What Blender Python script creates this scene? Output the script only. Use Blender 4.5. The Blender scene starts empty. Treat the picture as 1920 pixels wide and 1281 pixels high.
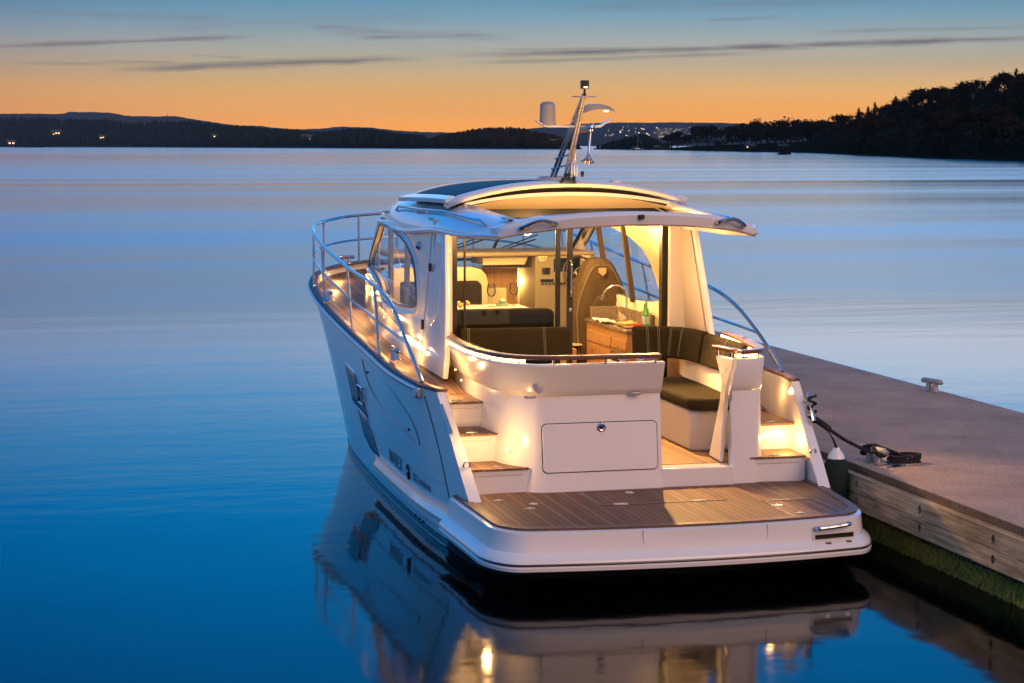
import bpy, bmesh, math, random
from mathutils import Vector, Matrix, noise
from mathutils.geometry import tessellate_polygon
R = math.radians
rnd = random.Random(7)
scene = bpy.context.scene
col = scene.collection

# ------------------------------------------------------------------ materials
def nm(name):
    m = bpy.data.materials.new(name); m.use_nodes = True
    nt = m.node_tree; nt.nodes.clear()
    out = nt.nodes.new('ShaderNodeOutputMaterial')
    return m, nt, out
def N(nt, t, **kw):
    n = nt.nodes.new(t)
    for k, v in kw.items():
        if k in n.inputs: n.inputs[k].default_value = v
        else: setattr(n, k, v)
    return n
def pbr(name, color, rough=.5, metal=0, coat=0, spec=.5, bump=0, bscale=30, vary=0, vscale=6, sheen=0, emit=None, estr=0, vec='Object'):
    m, nt, out = nm(name)
    b = N(nt, 'ShaderNodeBsdfPrincipled')
    b.inputs['Base Color'].default_value = (*color, 1)
    b.inputs['Roughness'].default_value = rough; b.inputs['Metallic'].default_value = metal
    b.inputs['Coat Weight'].default_value = coat; b.inputs['Coat Roughness'].default_value = .04
    b.inputs['Specular IOR Level'].default_value = spec
    if sheen: b.inputs['Sheen Weight'].default_value = sheen
    if emit: b.inputs['Emission Color'].default_value = (*emit, 1); b.inputs['Emission Strength'].default_value = estr
    tc = N(nt, 'ShaderNodeTexCoord')
    if vary:
        n = N(nt, 'ShaderNodeTexNoise', Scale=vscale, Detail=6.0, Roughness=.6)
        nt.links.new(tc.outputs[vec], n.inputs['Vector'])
        mx = N(nt, 'ShaderNodeMixRGB', blend_type='MIX')
        c = color
        mx.inputs['Color1'].default_value = (*[x*(1-vary) for x in c], 1)
        mx.inputs['Color2'].default_value = (*[min(1, x*(1+vary)) for x in c], 1)
        nt.links.new(n.outputs['Fac'], mx.inputs['Fac']); nt.links.new(mx.outputs[0], b.inputs['Base Color'])
        mr = N(nt, 'ShaderNodeMapRange'); mr.inputs['To Min'].default_value = max(0, rough-.08); mr.inputs['To Max'].default_value = min(1, rough+.1)
        nt.links.new(n.outputs['Fac'], mr.inputs[0]); nt.links.new(mr.outputs[0], b.inputs['Roughness'])
    if bump:
        n = N(nt, 'ShaderNodeTexNoise', Scale=float(bscale), Detail=5.0)
        nt.links.new(tc.outputs[vec], n.inputs['Vector'])
        bp = N(nt, 'ShaderNodeBump', Strength=bump, Distance=.01)
        nt.links.new(n.outputs['Fac'], bp.inputs['Height']); nt.links.new(bp.outputs[0], b.inputs['Normal'])
    nt.links.new(b.outputs[0], out.inputs[0])
    return m
def teak(name, axis='X', pitch=.052, base=(.20, .115, .062), seam=(.012, .009, .007), vr=.5, sw=.10):
    m, nt, out = nm(name); L = nt.links.new
    b = N(nt, 'ShaderNodeBsdfPrincipled', Roughness=.62)
    tc = N(nt, 'ShaderNodeTexCoord'); s = N(nt, 'ShaderNodeSeparateXYZ'); L(tc.outputs['Object'], s.inputs[0])
    d = N(nt, 'ShaderNodeMath', operation='DIVIDE'); L(s.outputs[axis], d.inputs[0]); d.inputs[1].default_value = pitch
    fl = N(nt, 'ShaderNodeMath', operation='FLOOR'); L(d.outputs[0], fl.inputs[0])
    fr = N(nt, 'ShaderNodeMath', operation='FRACT'); L(d.outputs[0], fr.inputs[0])
    wn = N(nt, 'ShaderNodeTexWhiteNoise', noise_dimensions='1D'); L(fl.outputs[0], wn.inputs['W'])
    mp = N(nt, 'ShaderNodeMapping')
    sc = (70, 3, 20) if axis == 'X' else (3, 70, 20)
    mp.inputs['Scale'].default_value = sc; L(tc.outputs['Object'], mp.inputs['Vector'])
    n = N(nt, 'ShaderNodeTexNoise', Scale=1.0, Detail=8.0, Roughness=.65); L(mp.outputs[0], n.inputs['Vector'])
    ad = N(nt, 'ShaderNodeMath', operation='MULTIPLY_ADD'); L(wn.outputs['Value'], ad.inputs[0]); ad.inputs[1].default_value = vr; L(n.outputs['Fac'], ad.inputs[2])
    cr = N(nt, 'ShaderNodeValToRGB'); L(ad.outputs[0], cr.inputs[0])
    e = cr.color_ramp.elements
    e[0].position = .3; e[0].color = (*[x*.42 for x in base], 1); e[1].position = 1.1 if False else 1.0; e[1].color = (*[x*1.5 for x in base], 1)
    lt = N(nt, 'ShaderNodeMath', operation='LESS_THAN'); L(fr.outputs[0], lt.inputs[0]); lt.inputs[1].default_value = sw
    mx = N(nt, 'ShaderNodeMixRGB'); L(lt.outputs[0], mx.inputs[0]); L(cr.outputs[0], mx.inputs[1]); mx.inputs[2].default_value = (*seam, 1)
    L(mx.outputs[0], b.inputs['Base Color'])
    bp = N(nt, 'ShaderNodeBump', Strength=.25, Distance=.004); L(n.outputs['Fac'], bp.inputs['Height']); L(bp.outputs[0], b.inputs['Normal'])
    L(b.outputs[0], out.inputs[0])
    return m
def wood(name, base, axis='Y', rough=.4, sc=(60, 60, 4), contrast=.45, coat=0):
    m, nt, out = nm(name); L = nt.links.new
    b = N(nt, 'ShaderNodeBsdfPrincipled', Roughness=rough); b.inputs['Coat Weight'].default_value = coat
    tc = N(nt, 'ShaderNodeTexCoord'); mp = N(nt, 'ShaderNodeMapping'); mp.inputs['Scale'].default_value = sc; L(tc.outputs['Object'], mp.inputs['Vector'])
    n = N(nt, 'ShaderNodeTexNoise', Scale=1.0, Detail=9.0, Roughness=.65, Distortion=.6); L(mp.outputs[0], n.inputs['Vector'])
    cr = N(nt, 'ShaderNodeValToRGB'); L(n.outputs['Fac'], cr.inputs[0]); e = cr.color_ramp.elements
    e[0].position = .3; e[0].color = (*[x*(1-contrast) for x in base], 1); e[1].position = .72; e[1].color = (*[min(1, x*(1+contrast)) for x in base], 1)
    L(cr.outputs[0], b.inputs['Base Color'])
    bp = N(nt, 'ShaderNodeBump', Strength=.3, Distance=.004); L(n.outputs['Fac'], bp.inputs['Height']); L(bp.outputs[0], b.inputs['Normal'])
    L(b.outputs[0], out.inputs[0]); return m
def glass(name, tint=(.9, .95, .95), gloss=1.45, rough=.0):
    m, nt, out = nm(name); L = nt.links.new
    t = N(nt, 'ShaderNodeBsdfTransparent'); t.inputs[0].default_value = (*tint, 1)
    g = N(nt, 'ShaderNodeBsdfGlossy', Roughness=rough); g.inputs[0].default_value = (1, 1, 1, 1)
    lw = N(nt, 'ShaderNodeLayerWeight', Blend=.5); pw = N(nt, 'ShaderNodeMath', operation='POWER'); pw.inputs[1].default_value = 5; L(lw.outputs['Facing'], pw.inputs[0])
    f = N(nt, 'ShaderNodeMath', operation='MULTIPLY_ADD'); f.inputs[1].default_value = .85; f.inputs[2].default_value = .022; L(pw.outputs[0], f.inputs[0]); mx = N(nt, 'ShaderNodeMixShader')
    L(f.outputs[0], mx.inputs[0]); L(t.outputs[0], mx.inputs[1]); L(g.outputs[0], mx.inputs[2]); L(mx.outputs[0], out.inputs[0]); return m
def emis(name, color, strength):
    m, nt, out = nm(name); e = N(nt, 'ShaderNodeEmission', Strength=float(strength)); e.inputs[0].default_value = (*color, 1)
    nt.links.new(e.outputs[0], out.inputs[0]); return m
WARM = (1.0, .52, .16)
M = {}
M['gel'] = pbr('white_gelcoat', (.84, .81, .76), .20, coat=.6, vary=.015, vscale=2.5)
M['gelmatte'] = pbr('cream_gelcoat', (.74, .70, .62), .4, coat=.15, vary=.03)
M['navy'] = pbr('navy_stripe', (.012, .018, .035), .25, coat=.4)
M['black'] = pbr('black_trim', (.008, .008, .009), .3)
M['rubber'] = pbr('black_rubber', (.012, .012, .013), .7, vary=.3, vscale=40)
M['antifoul'] = pbr('black_antifouling', (.006, .006, .008), .85)
M['chrome'] = pbr('polished_steel', (.50, .52, .56), .12, metal=1)
M['steel'] = pbr('brushed_steel', (.55, .56, .58), .28, metal=1, vary=.1, vscale=30)
M['teakX'] = teak('teak_deck', 'X'); M['teakW'] = teak('teak_platform', 'X', .060, (.150, .070, .036), vr=.46, sw=.14)
M['teakrail'] = wood('varnished_teak', (.16, .07, .035), sc=(6, 6, 60), rough=.35, coat=.3)
M['teakcap'] = wood('teak_cap', (.13, .07, .045), sc=(50, 3, 30), rough=.5)
M['oak'] = wood('oak_veneer', (.46, .27, .12), sc=(55, 55, 3.5), contrast=.32, rough=.38)
M['fabric'] = pbr('dark_olive_suede', (.019, .016, .008), .95, bump=.25, bscale=60, vary=.28, vscale=9, spec=.15)
M['suede'] = pbr('brown_suede', (.062, .048, .032), .95, bump=.2, bscale=60, vary=.3, vscale=7, spec=.15)
M['stitch'] = pbr('pale_stitching', (.22, .20, .15), .9, spec=.1)
M['glass'] = glass('clear_glass', (.93, .96, .96)); M['smoke'] = glass('smoked_glass', (.94, .965, .94))
M['darkglass'] = pbr('dark_glass', (.01, .02, .03), .05, coat=1, spec=.8)
M['hullglass'] = pbr('hull_window_glass', (.006, .03, .05), .25, spec=.25)
M['hatchblue'] = pbr('blue_roof_panel', (.012, .045, .075), .55, spec=.25, vary=.15, vscale=3)
M['cream'] = pbr('cream_liner', (.72, .62, .45), .5)
M['dash'] = pbr('dash_leatherette', (.30, .26, .19), .75, bump=.1, bscale=120, vary=.06)
M['plastic'] = pbr('black_plastic', (.015, .015, .016), .42)
M['greypl'] = pbr('grey_plastic', (.33, .33, .34), .4, vary=.04)
M['cond'] = pbr('stone_counter', (.20, .17, .13), .25, vary=.35, vscale=25, coat=.3)
M['led'] = emis('warm_led', (1, .58, .20), 12); M['ledsoft'] = emis('warm_led_strip', (1, .52, .16), 26)
M['lamp'] = emis('lamp_glow', (1, .66, .30), 7)
M['hulltext'] = pbr('hull_lettering', (.015, .06, .10), .35)

# ------------------------------------------------------------------ mesh builder
class MB:
    def __init__(s): s.v = []; s.f = []
    def add(s, vs, fs):
        o = len(s.v); s.v += [tuple(x) for x in vs]; s.f += [tuple(i+o for i in f) for f in fs]; return s
    def box(s, x0, x1, y0, y1, z0, z1, mat=None):
        vs = [(x, y, z) for z in (z0, z1) for y in (y0, y1) for x in (x0, x1)]
        if mat: vs = [mat @ Vector(v) for v in vs]
        return s.add(vs, [(0, 2, 3, 1), (4, 5, 7, 6), (0, 1, 5, 4), (2, 6, 7, 3), (0, 4, 6, 2), (1, 3, 7, 5)])
    def hexa(s, b, t):
        return s.add(list(b)+list(t), [(3, 2, 1, 0), (4, 5, 6, 7), (0, 1, 5, 4), (1, 2, 6, 5), (2, 3, 7, 6), (3, 0, 4, 7)])
    def loft(s, rings, closed=True, caps=True):
        n = len(rings[0]); o = len(s.v)
        for r in rings: s.v += [tuple(p) for p in r]
        for i in range(len(rings)-1):
            for j in range(n if closed else n-1):
                k = (j+1) % n
                s.f.append((o+i*n+j, o+i*n+k, o+(i+1)*n+k, o+(i+1)*n+j))
        if caps and closed:
            s.f.append(tuple(o+j for j in reversed(range(n)))); s.f.append(tuple(o+(len(rings)-1)*n+j for j in range(n)))
        return s
    def tube(s, pts, r, n=8, caps=True):
        pts = [Vector(p) for p in pts]; rings = []
        rr = r if isinstance(r, (list, tuple)) else [r]*len(pts)
        up = None
        for i, p in enumerate(pts):
            t = (pts[min(i+1, len(pts)-1)]-pts[max(i-1, 0)]).normalized()
            if up is None: up = Vector((0, 0, 1)) if abs(t.z) < .9 else Vector((1, 0, 0))
            a = t.cross(up)
            if a.length < 1e-5: a = t.cross(Vector((0, 1, 0)))
            a.normalize(); b = a.cross(t).normalized(); up = b
            rings.append([p+a*math.cos(2*math.pi*k/n)*rr[i]+b*math.sin(2*math.pi*k/n)*rr[i] for k in range(n)])
        return s.loft(rings, True, caps)
    def lathe(s, prof, c=(0, 0, 0), n=16, mat=None):
        rings = []
        for r, z in prof:
            ring = [Vector((r*math.cos(2*math.pi*k/n), r*math.sin(2*math.pi*k/n), z)) for k in range(n)]
            if mat: ring = [mat @ p for p in ring]
            rings.append([p+Vector(c) for p in ring])
        return s.loft(rings)
    def prism(s, poly, f0, f1):
        return s.loft([[f0(*p) for p in poly], [f1(*p) for p in poly]])
    def grid(s, fn, nu, nv, skip=None):
        o = len(s.v)
        for i in range(nu+1):
            for j in range(nv+1): s.v.append(tuple(fn(i/nu, j/nv)))
        for i in range(nu):
            for j in range(nv):
                if skip and skip(i, j): continue
                a = o+i*(nv+1)+j; s.f.append((a, a+nv+1, a+nv+2, a+1))
        return s
    def ball(s, c, rx, ry=None, rz=None, n=12):
        ry = ry or rx; rz = rz or rx
        rings = []
        for i in range(n//2+1):
            a = math.pi*i/(n//2); q = max(math.sin(a), .001)
            rings.append([(c[0]+rx*q*math.cos(2*math.pi*k/n), c[1]+ry*q*math.sin(2*math.pi*k/n), c[2]-rz*math.cos(a)) for k in range(n)])
        return s.loft(rings)
    def poly_hole(s, outer, holes, fn):
        loops = [outer]+holes
        tris = tessellate_polygon([[Vector((p[0], p[1], 0)) for p in l] for l in loops])
        flat = [p for l in loops for p in l]
        return s.add([fn(*p) for p in flat], tris)
    def mirror(s):
        o = len(s.v); vs = [(-x, y, z) for x, y, z in s.v]; fs = [tuple(reversed(f)) for f in s.f]
        return s.add(vs, fs)
    def build(s, name, mat, parent=None, smooth=35, bevel=0, bseg=2, solid=0, sub=0, norm=True, loc=None, weld=False, off=-1):
        me = bpy.data.meshes.new(name); me.from_pydata(s.v, [], s.f); me.update()
        bm = bmesh.new(); bm.from_mesh(me)
        if weld: bmesh.ops.remove_doubles(bm, verts=bm.verts, dist=.0008)
        if norm: bmesh.ops.recalc_face_normals(bm, faces=bm.faces)
        bm.to_mesh(me); bm.free()
        if smooth is not None:
            me.polygons.foreach_set('use_smooth', [True]*len(me.polygons)); me.set_sharp_from_angle(angle=R(smooth))
        if mat: me.materials.append(M[mat] if isinstance(mat, str) else mat)
        o = bpy.data.objects.new(name, me); col.objects.link(o)
        if parent: o.parent = parent
        if loc: o.location = loc
        if solid:
            d = o.modifiers.new('thickness', 'SOLIDIFY'); d.thickness = solid; d.offset = off
        if bevel:
            d = o.modifiers.new('bevel', 'BEVEL'); d.width = bevel; d.segments = bseg; d.limit_method = 'ANGLE'; d.angle_limit = R(40); d.harden_normals = False
        if sub:
            d = o.modifiers.new('sub', 'SUBSURF'); d.levels = sub; d.render_levels = sub
        return o
def split_build(mb, name, mat, parent=None, **kw):
    """one object for every loose piece of the builder"""
    n = len(mb.v); p = list(range(n))
    def fd(a):
        while p[a] != a: p[a] = p[p[a]]; a = p[a]
        return a
    for f in mb.f:
        r = fd(f[0])
        for i in f[1:]: p[fd(i)] = r
    g = {}
    for f in mb.f: g.setdefault(fd(f[0]), []).append(f)
    out = []
    for fs in g.values():
        ids = sorted({i for f in fs for i in f}); mp = {a: b for b, a in enumerate(ids)}
        q = MB(); q.v = [mb.v[i] for i in ids]; q.f = [tuple(mp[i] for i in f) for f in fs]; out.append(q.build(name, mat, parent, **kw))
    return out[0]
def empty(name, loc=(0, 0, 0), rz=0):
    o = bpy.data.objects.new(name, None); o.location = loc; o.rotation_euler = (0, 0, rz); o.empty_display_size = .2
    col.objects.link(o); return o
def tag(o, label, cat, group=None):
    o['label'] = label; o['category'] = cat
    if group: o['group'] = group
    return o
def kind(o, k): o['kind'] = k; return o
def kids(o): return list(o.children)
def copy_tree(o, parent=None):
    c = o.copy(); col.objects.link(c); c.parent = parent
    for ch in kids(o): copy_tree(ch, c)
    return c
def lerp(a, b, t): return a+(b-a)*t
def tab(T, y):
    if y <= T[0][0]: return T[0][1]
    for i in range(len(T)-1):
        if y <= T[i+1][0]:
            t = (y-T[i][0])/(T[i+1][0]-T[i][0])
            # catmull-rom
            p1, p2 = T[i][1], T[i+1][1]
            m1 = (p2-T[i-1][1])/(T[i+1][0]-T[i-1][0]) if i > 0 else (p2-p1)/(T[i+1][0]-T[i][0])
            m2 = (T[i+2][1]-p1)/(T[i+2][0]-T[i][0]) if i+2 < len(T) else (p2-p1)/(T[i+1][0]-T[i][0])
            h = T[i+1][0]-T[i][0]; t2 = t*t; t3 = t2*t
            return (2*t3-3*t2+1)*p1+(t3-2*t2+t)*h*m1+(-2*t3+3*t2)*p2+(t3-t2)*h*m2
    return T[-1][1]
def curve3(pts, n=8):
    """smooth catmull-rom path through 3d points"""
    pts = [Vector(p) for p in pts]; out = []
    for i in range(len(pts)-1):
        p0 = pts[max(i-1, 0)]; p1 = pts[i]; p2 = pts[i+1]; p3 = pts[min(i+2, len(pts)-1)]
        for k in range(n):
            t = k/n
            out.append(.5*((2*p1)+(-p0+p2)*t+(2*p0-5*p1+4*p2-p3)*t*t+(-p0+3*p1-3*p2+p3)*t**3))
    out.append(pts[-1]); return out
# ------------------------------------------------------------------ the boat
boat = tag(empty('motor_boat'), 'large white motor yacht with lit cabin moored stern towards the viewer beside the pontoon', 'yacht')
XS = [(1.2, 1.63), (2.3, 1.72), (2.8, 1.80), (4, 1.84), (5.5, 1.80), (7.4, 1.78), (9.2, 1.76), (10, 1.72), (10.7, 1.64), (11.3, 1.45), (11.8, 1.10), (12.08, .65), (12.22, 0)]
XW = [(0, 1.55), (1, 1.60), (1.6, 1.67), (2.4, 1.72), (3.2, 1.74), (5, 1.74), (6.5, 1.70), (7.5, 1.64), (8.5, 1.50), (9.5, 1.20), (10.3, .78), (10.9, .30), (11.1, 0)]
def zs(y): return 1.36+.0062*(y-2.3)**2
def hullp(w, t):
    """w: 0 waterline .. 1 sheer ; t: 0..1 of length"""
    yw = 11.1*t; ys = 12.22*t
    y = lerp(yw, ys, max(w, 0)**.9 if w > 0 else 0)
    xw = max(tab(XW, yw), 0); xs = max(tab(XS, ys), 0)
    z = w*zs(ys)
    if w >= 0: x = lerp(xw, xs, w**1.05)
    else: x = xw*(1+w*1.2)
    return x, y, z
def hull_at(y, z):
    """half breadth of hull at given y,z"""
    w = z/zs(y)
    lo, hi = 0., 1.
    for _ in range(24):
        t = (lo+hi)/2
        if hullp(w, t)[1] < y: lo = t
        else: hi = t
    return hullp(w, t)[0]
def wing(z): return 1.38+(z-.5)*(.95/.84)
def ledge(y, z):
    if y > 5.3: return 0
    k = min(1, (5.3-y)/.12)
    if z >= .34: return 0
    if z > .25: return .055*k*(.34-z)/.09
    return .055*k
hb = MB()
ws = [-.4, -.15, 0, .08, .15, .175, .21, .25, .30]
def hl(u, v):
    i = min(v*(len(ws)-1), len(ws)-1); a = int(min(i, len(ws)-2)); z = lerp(ws[a], ws[a+1], i-a)
    # u -> y from 0.9 to stem
    lo_t = 0
    t0 = lerp(2.0, .95, max(0, min(1, (z-.10)/.04)))/12.
    t = lerp(t0, 1, u**.9)
    w = z/zs(12.22*t); x, y, _ = hullp(w, t)
    x += ledge(y, z)*max(0, min(1, (z-.13)/.04))
    if z <= .12 and y < 2.2: x -= .10*((2.2-y)/1.3)**2
    return (-x, y, z)
def NU(): return 110
hb.grid(hl, 110, 32)
zl = [.30, .40, .5, .62, .75, .9, 1.05, 1.2, 1.3, 1.4]
def hu(u, v):
    # v 0..1 from z=.30 to sheer ; aft edge is the raked wing line
    def pt(t):
        zt = lerp(.30, zs(12.22*t), v)
        w = zt/zs(12.22*t); return hullp(w, t)
    # find t0 so that y = aft(z)
    lo, hi = .05, .6
    for _ in range(20):
        m = (lo+hi)/2; x, y, z = pt(m)
        a = wing(z) if z > .5 else (.95 if z < .495 else 1.2)
        a = wing(z) if z > .5 else 1.0+(z-.3)*1.9
        if y < a: lo = m
        else: hi = m
    t = lerp(lo, 1, u)
    x, y, z = pt(t); x += ledge(y, z)
    return (-x, y, z)
hb.grid(hu, 110, 22)
# transom under water platform
hb.mirror()
hull = hb.build('hull', 'gel', boat, smooth=30, weld=True)
# dark boot stripe at the waterline, a skin 3 mm proud of the hull
bs = MB()
def bootf(u, v):
    z = lerp(-.3, .075, v); t = lerp(.175, 1, u**.9); w = z/zs(12.22*t); x, y, _ = hullp(w, t); return (-(x+.004), y, z)
bs.grid(bootf, 100, 6); bs.mirror(); bs.build('boot_stripe', 'navy', hull)
def strip_on_hull(pts, r, name, mat, par=hull, off=.002, both=False):
    m = MB(); p = [(-(hull_at(y, z)+off+ledge(y, z)), y, z) for y, z in pts]; m.tube(p, r, 6)
    if both: m.mirror()
    return split_build(m, name, mat, par)
def sampled(pts, n=10):
    out = []
    for i in range(len(pts)-1):
        for k in range(n): out.append((lerp(pts[i][0], pts[i+1][0], k/n), lerp(pts[i][1], pts[i+1][1], k/n)))
    return out+[pts[-1]]
# black line along the spray ledge, carried round the platform
ln = MB()
ln.tube([(-(hull_at(y, .2)+.052), y, .245) for y in [5.15-.2*i for i in range(17)]], .011, 6); ln.mirror(); split_build(ln, 'ledge_line', 'navy', hull)
strip_on_hull(sampled([(2.62, 1.27), (1.92, .42), (1.80, .30)]), .006, 'panel_seam', 'navy', both=True)
# long curved hull panels (grooves) and windows
def hull_patch(poly, name, mat, off, par, n=1):
    m = MB(); m.poly_hole(poly, [], lambda y, z: (-(hull_at(y, z)+off), y, z)); m.v = m.v; return m
def hull_area(poly, name, mat, off, par, thick=.01):
    # dense fill: scanline strips so the patch follows the hull's curve
    ys = [p[0] for p in poly]; y0, y1 = min(ys), max(ys); m = MB(); n = 26; rows = []
    for i in range(n+1):
        y = lerp(y0+.001, y1-.001, i/n); zz = []
        for k in range(len(poly)):
            a, b = poly[k], poly[(k+1) % len(poly)]
            if (a[0]-y)*(b[0]-y) <= 0 and a[0] != b[0]: zz.append(lerp(a[1], b[1], (y-a[0])/(b[0]-a[0])))
        if len(zz) >= 2: rows.append((y, min(zz), max(zz)))
    m.grid(lambda u, v: (lambda r: (-(hull_at(r[0], lerp(r[1], r[2], v))+off), r[0], lerp(r[1], r[2], v)))(rows[round(u*(len(rows)-1))]), len(rows)-1, 5)
    m.mirror(); return split_build(m, name, mat, par, solid=thick, off=0)
W1 = [(7.15, 1.06), (6.45, 1.04), (5.9, .82), (5.65, .66), (6.35, .70), (6.75, .72)]
W2 = [(6.35, .66), (5.75, .64), (5.3, .50), (5.05, .34), (5.6, .36), (6.0, .44)]
for i, w in enumerate((W1, W2)):
    f = hull_area([(lerp(sum(p[0] for p in w)/6, p[0], 1.12), lerp(sum(p[1] for p in w)/6, p[1], 1.16)) for p in w], 'hull_window', 'steel', .002, hull, .006)
    hull_area(w, 'pane', 'hullglass', .010, f, .006)
pf = MB()
for a in (0,):
    ring = [(6.05+.16*sx, .86+.09*sz) for sx, sz in ((-1, -1), (1, -1), (1, 1), (-1, 1), (-1, -1))]
    pf.tube([(-(hull_at(y, z)+.018), y, z) for y, z in ring], .012, 6)
pf.mirror(); split_build(pf, 'opening_port', 'chrome', hull)
groove = curve3([(5.9, 1.27, 0), (5.2, 1.24, 0), (4.2, 1.18, 0), (3.6, 1.10, 0), (3.1, .98, 0), (2.85, .82, 0), (3.0, .80, 0), (3.6, .85, 0), (4.4, .88, 0), (5.1, .95, 0), (5.6, 1.08, 0), (5.9, 1.27, 0)], 5)
strip_on_hull([(p.x, p.y) for p in groove], .006, 'panel_groove', 'navy', both=True)
strip_on_hull(sampled([(6.6, .62), (5.2, .56), (3.4, .53), (2.0, .55)]), .003, 'body_line', 'greypl', both=True)
dots = MB()
for y, z in ((5.55, 1.16), (3.25, .88)): dots.ball((-(hull_at(y, z)+.004), y, z), .014)
for k in range(3): dots.ball((-(hull_at(2.95-.16*k, .10)+.06), 2.95-.16*k, .12), .016, .02, .014)
dots.mirror(); split_build(dots, 'skin_fitting', 'plastic', hull)
# lettering on the port quarter (the same on the other side)
def hull_text(txt, y, z, size, name, sx=1.0, bold=.0):
    cu = bpy.data.curves.new(name, 'FONT'); cu.body = txt; cu.size = size; cu.offset = bold; cu.resolution_u = 3
    ob = bpy.data.objects.new(name, cu); col.objects.link(ob)
    dg = bpy.context.evaluated_depsgraph_get(); me = bpy.data.meshes.new_from_object(ob.evaluated_get(dg))
    bpy.data.objects.remove(ob)
    for v in me.vertices:
        yy = y-v.co.x*sx; zz = z+v.co.y; v.co = (-(hull_at(yy, zz)+.004), yy, zz)
    me.materials.clear(); me.materials.append(M['hulltext'])
    o = bpy.data.objects.new(name, me); col.objects.link(o); o.parent = hull; return o
hull_text('MAREX', 4.42, .40, .19, 'lettering', 1.15, .0015)
hull_text('350 Scandinavia', 3.22, .41, .105, 'lettering', 1.05, .001)
em = MB(); c = (3.42, .45)
for r in (.058, .034): em.tube([(-(hull_at(c[0]+r*math.cos(a), c[1]+r*math.sin(a))+.006), c[0]+r*.9*math.cos(a), c[1]+r*1.25*math.sin(a)) for a in [i*math.pi/6 for i in range(13)]], .008, 5)
em.tube([(-(hull_at(c[0], c[1]+dz)+.006), c[0], c[1]+dz) for dz in (-.05, .05)], .008, 5); em.tube([(-(hull_at(c[0]+dy, c[1])+.006), c[0]+dy, c[1]) for dy in (-.04, .04)], .008, 5)
em.build('emblem', 'navy', hull)
em = MB(); em.ball((-(hull_at(3.42, .45)+.008), 3.42, .45), .012, .02, .024); em.build('emblem_centre', pbr('brass', (.6, .38, .16), .3, metal=1), hull)

# rub rail (steel) along the sheer
rr = MB(); rr.tube([(-(tab(XS, y)+.012), y, zs(y)-.045) for y in [2.75+.25*i for i in range(36)]]+[(-(tab(XS, y)+.01), y, zs(y)-.045) for y in (11.7, 11.95, 12.1, 12.18)]+[(0, 12.24, zs(12.2)-.045)], .022, 8)
rr.mirror(); rr.build('rub_rail', 'steel', boat, weld=False)
fb = MB(); fb.box(-1.84, -1.78, 2.70, 2.86, 1.24, 1.34); fb.mirror(); split_build(fb, 'rail_end_fitting', 'steel', boat, bevel=.012)
# bulwark cap in teak
cap = MB()
def capf(u, v):
    y = lerp(2.33, 12.19, u); x = tab(XS, y); wv = .10 if y < 11.3 else .10+.10*(y-11.3)
    yy = y
    return (-max(x+.004-wv*v, 0), yy-(.08*v if y > 11.6 else 0), zs(y)+.003)
cap.grid(capf, 90, 2); cap.mirror(); cap.build('bulwark_cap', 'teakcap', boat, solid=.022, weld=True)
# inner bulwark + quarter wings
iw = MB()
def deckz(y, side=-1):
    if side < 0:
        if y < 2.6: return 1.2
        if y < 3.2: return 1.205
        return min(zs(y)-.10, 1.205+(y-3.2)*.11) if y < 3.9 else zs(y)-.10
    if y < 3.0: return .97
    if y < 4.6: return .97+(y-3.0)*.16
    return zs(y)-.10
def inner(side):
    m = MB()
    def f(u, v):
        zlo = .5 if side > 0 or True else .5
        # bottom follows deck/steps, top the cap
        y_top = lerp(wing(1.36)-.0, 12.0, u); 
        y_bot = lerp(wing(.5), 12.0, u)
        zb = .5 if u < .0001 else max(.5, min(deckz(lerp(y_bot, y_top, .5), side)-.02, zs(y_top)-.02)) 
        if y_bot < 3.4 and side < 0: zb = .5
        if y_bot < 4.6 and side > 0: zb = .5
        y = lerp(y_bot, y_top, v); z = lerp(zb, zs(y_top), v)
        x = lerp(min(tab(XS, y)-.085, 1.60), tab(XS, y)-.08, max(0, (z-.5)/.9)**.7) if y < 4.6 else tab(XS, y)-.10
        if y > 11.6: x = max(tab(XS, y)-.10-(y-11.6)*.15, 0)
        return (side*x, y, z)
    m.grid(f, 100, 8); return m
wm = inner(-1); w2 = inner(1); wm.add(w2.v, w2.f)
# raked aft face of each wing joins outer and inner skins
for s in (-1, 1):
    def fa(u, v, s=s):
        z = lerp(.5, 1.36, v); y = wing(z)
        xo = hull_at(y, z); xi = lerp(1.535, tab(XS, wing(1.36))-.08, max(0, (z-.5)/.86))
        return (s*lerp(xi, xo, u), y-.0, z)
    wm.grid(fa, 3, 12)
wm.build('quarter_wing', 'gel', boat, smooth=30)
# ----- swimming platform
def plat(off=0, r=.42):
    pts = [(-1.76-off, 1.75), (-1.745-off, 1.2), (-1.73-off, .62)]
    pts += [(-1.73-off+.30*(1-math.cos(a)), .50-(.45+off)*math.sin(a)+0) for a in [math.pi/2*k/8 for k in range(1, 9)]]
    pts = [(x, y) for x, y in pts]
    pts += [(lerp(-1.43-off, 0, k/6), -.0+.05-off-.11*(1-(1-k/6)**2)) for k in range(1, 7)]
    S_ = [(-.2, .155), (0, .15), (.25, .135), (.6, .105), (1.0, .08), (1.7, .055)]
    return pts+[(-x*(1-tab(S_, y)), y) for x, y in reversed(pts[:-1])]
def edge_y(x, off):
    P = plat(off)
    for p0, p1 in zip(P, P[1:]):
        if p0[0] <= x <= p1[0] and p1[0] > p0[0] and p0[1] < .6: return lerp(p0[1], p1[1], (x-p0[0])/(p1[0]-p0[0]))
    return 0
def ringz(off, z): return [(x, y, z) for x, y in plat(off)]
pm = MB()
prof = [(-.06, .175), (.03, .18), (.075, .20), (.078, .228), (.066, .243), (.072, .262), (.06, .29), (.02, .318), (0, .332), (-.012, .40), (-.02, .485), (-.05, .497)]
rings = [ringz(o, z) for o, z in prof]
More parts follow.
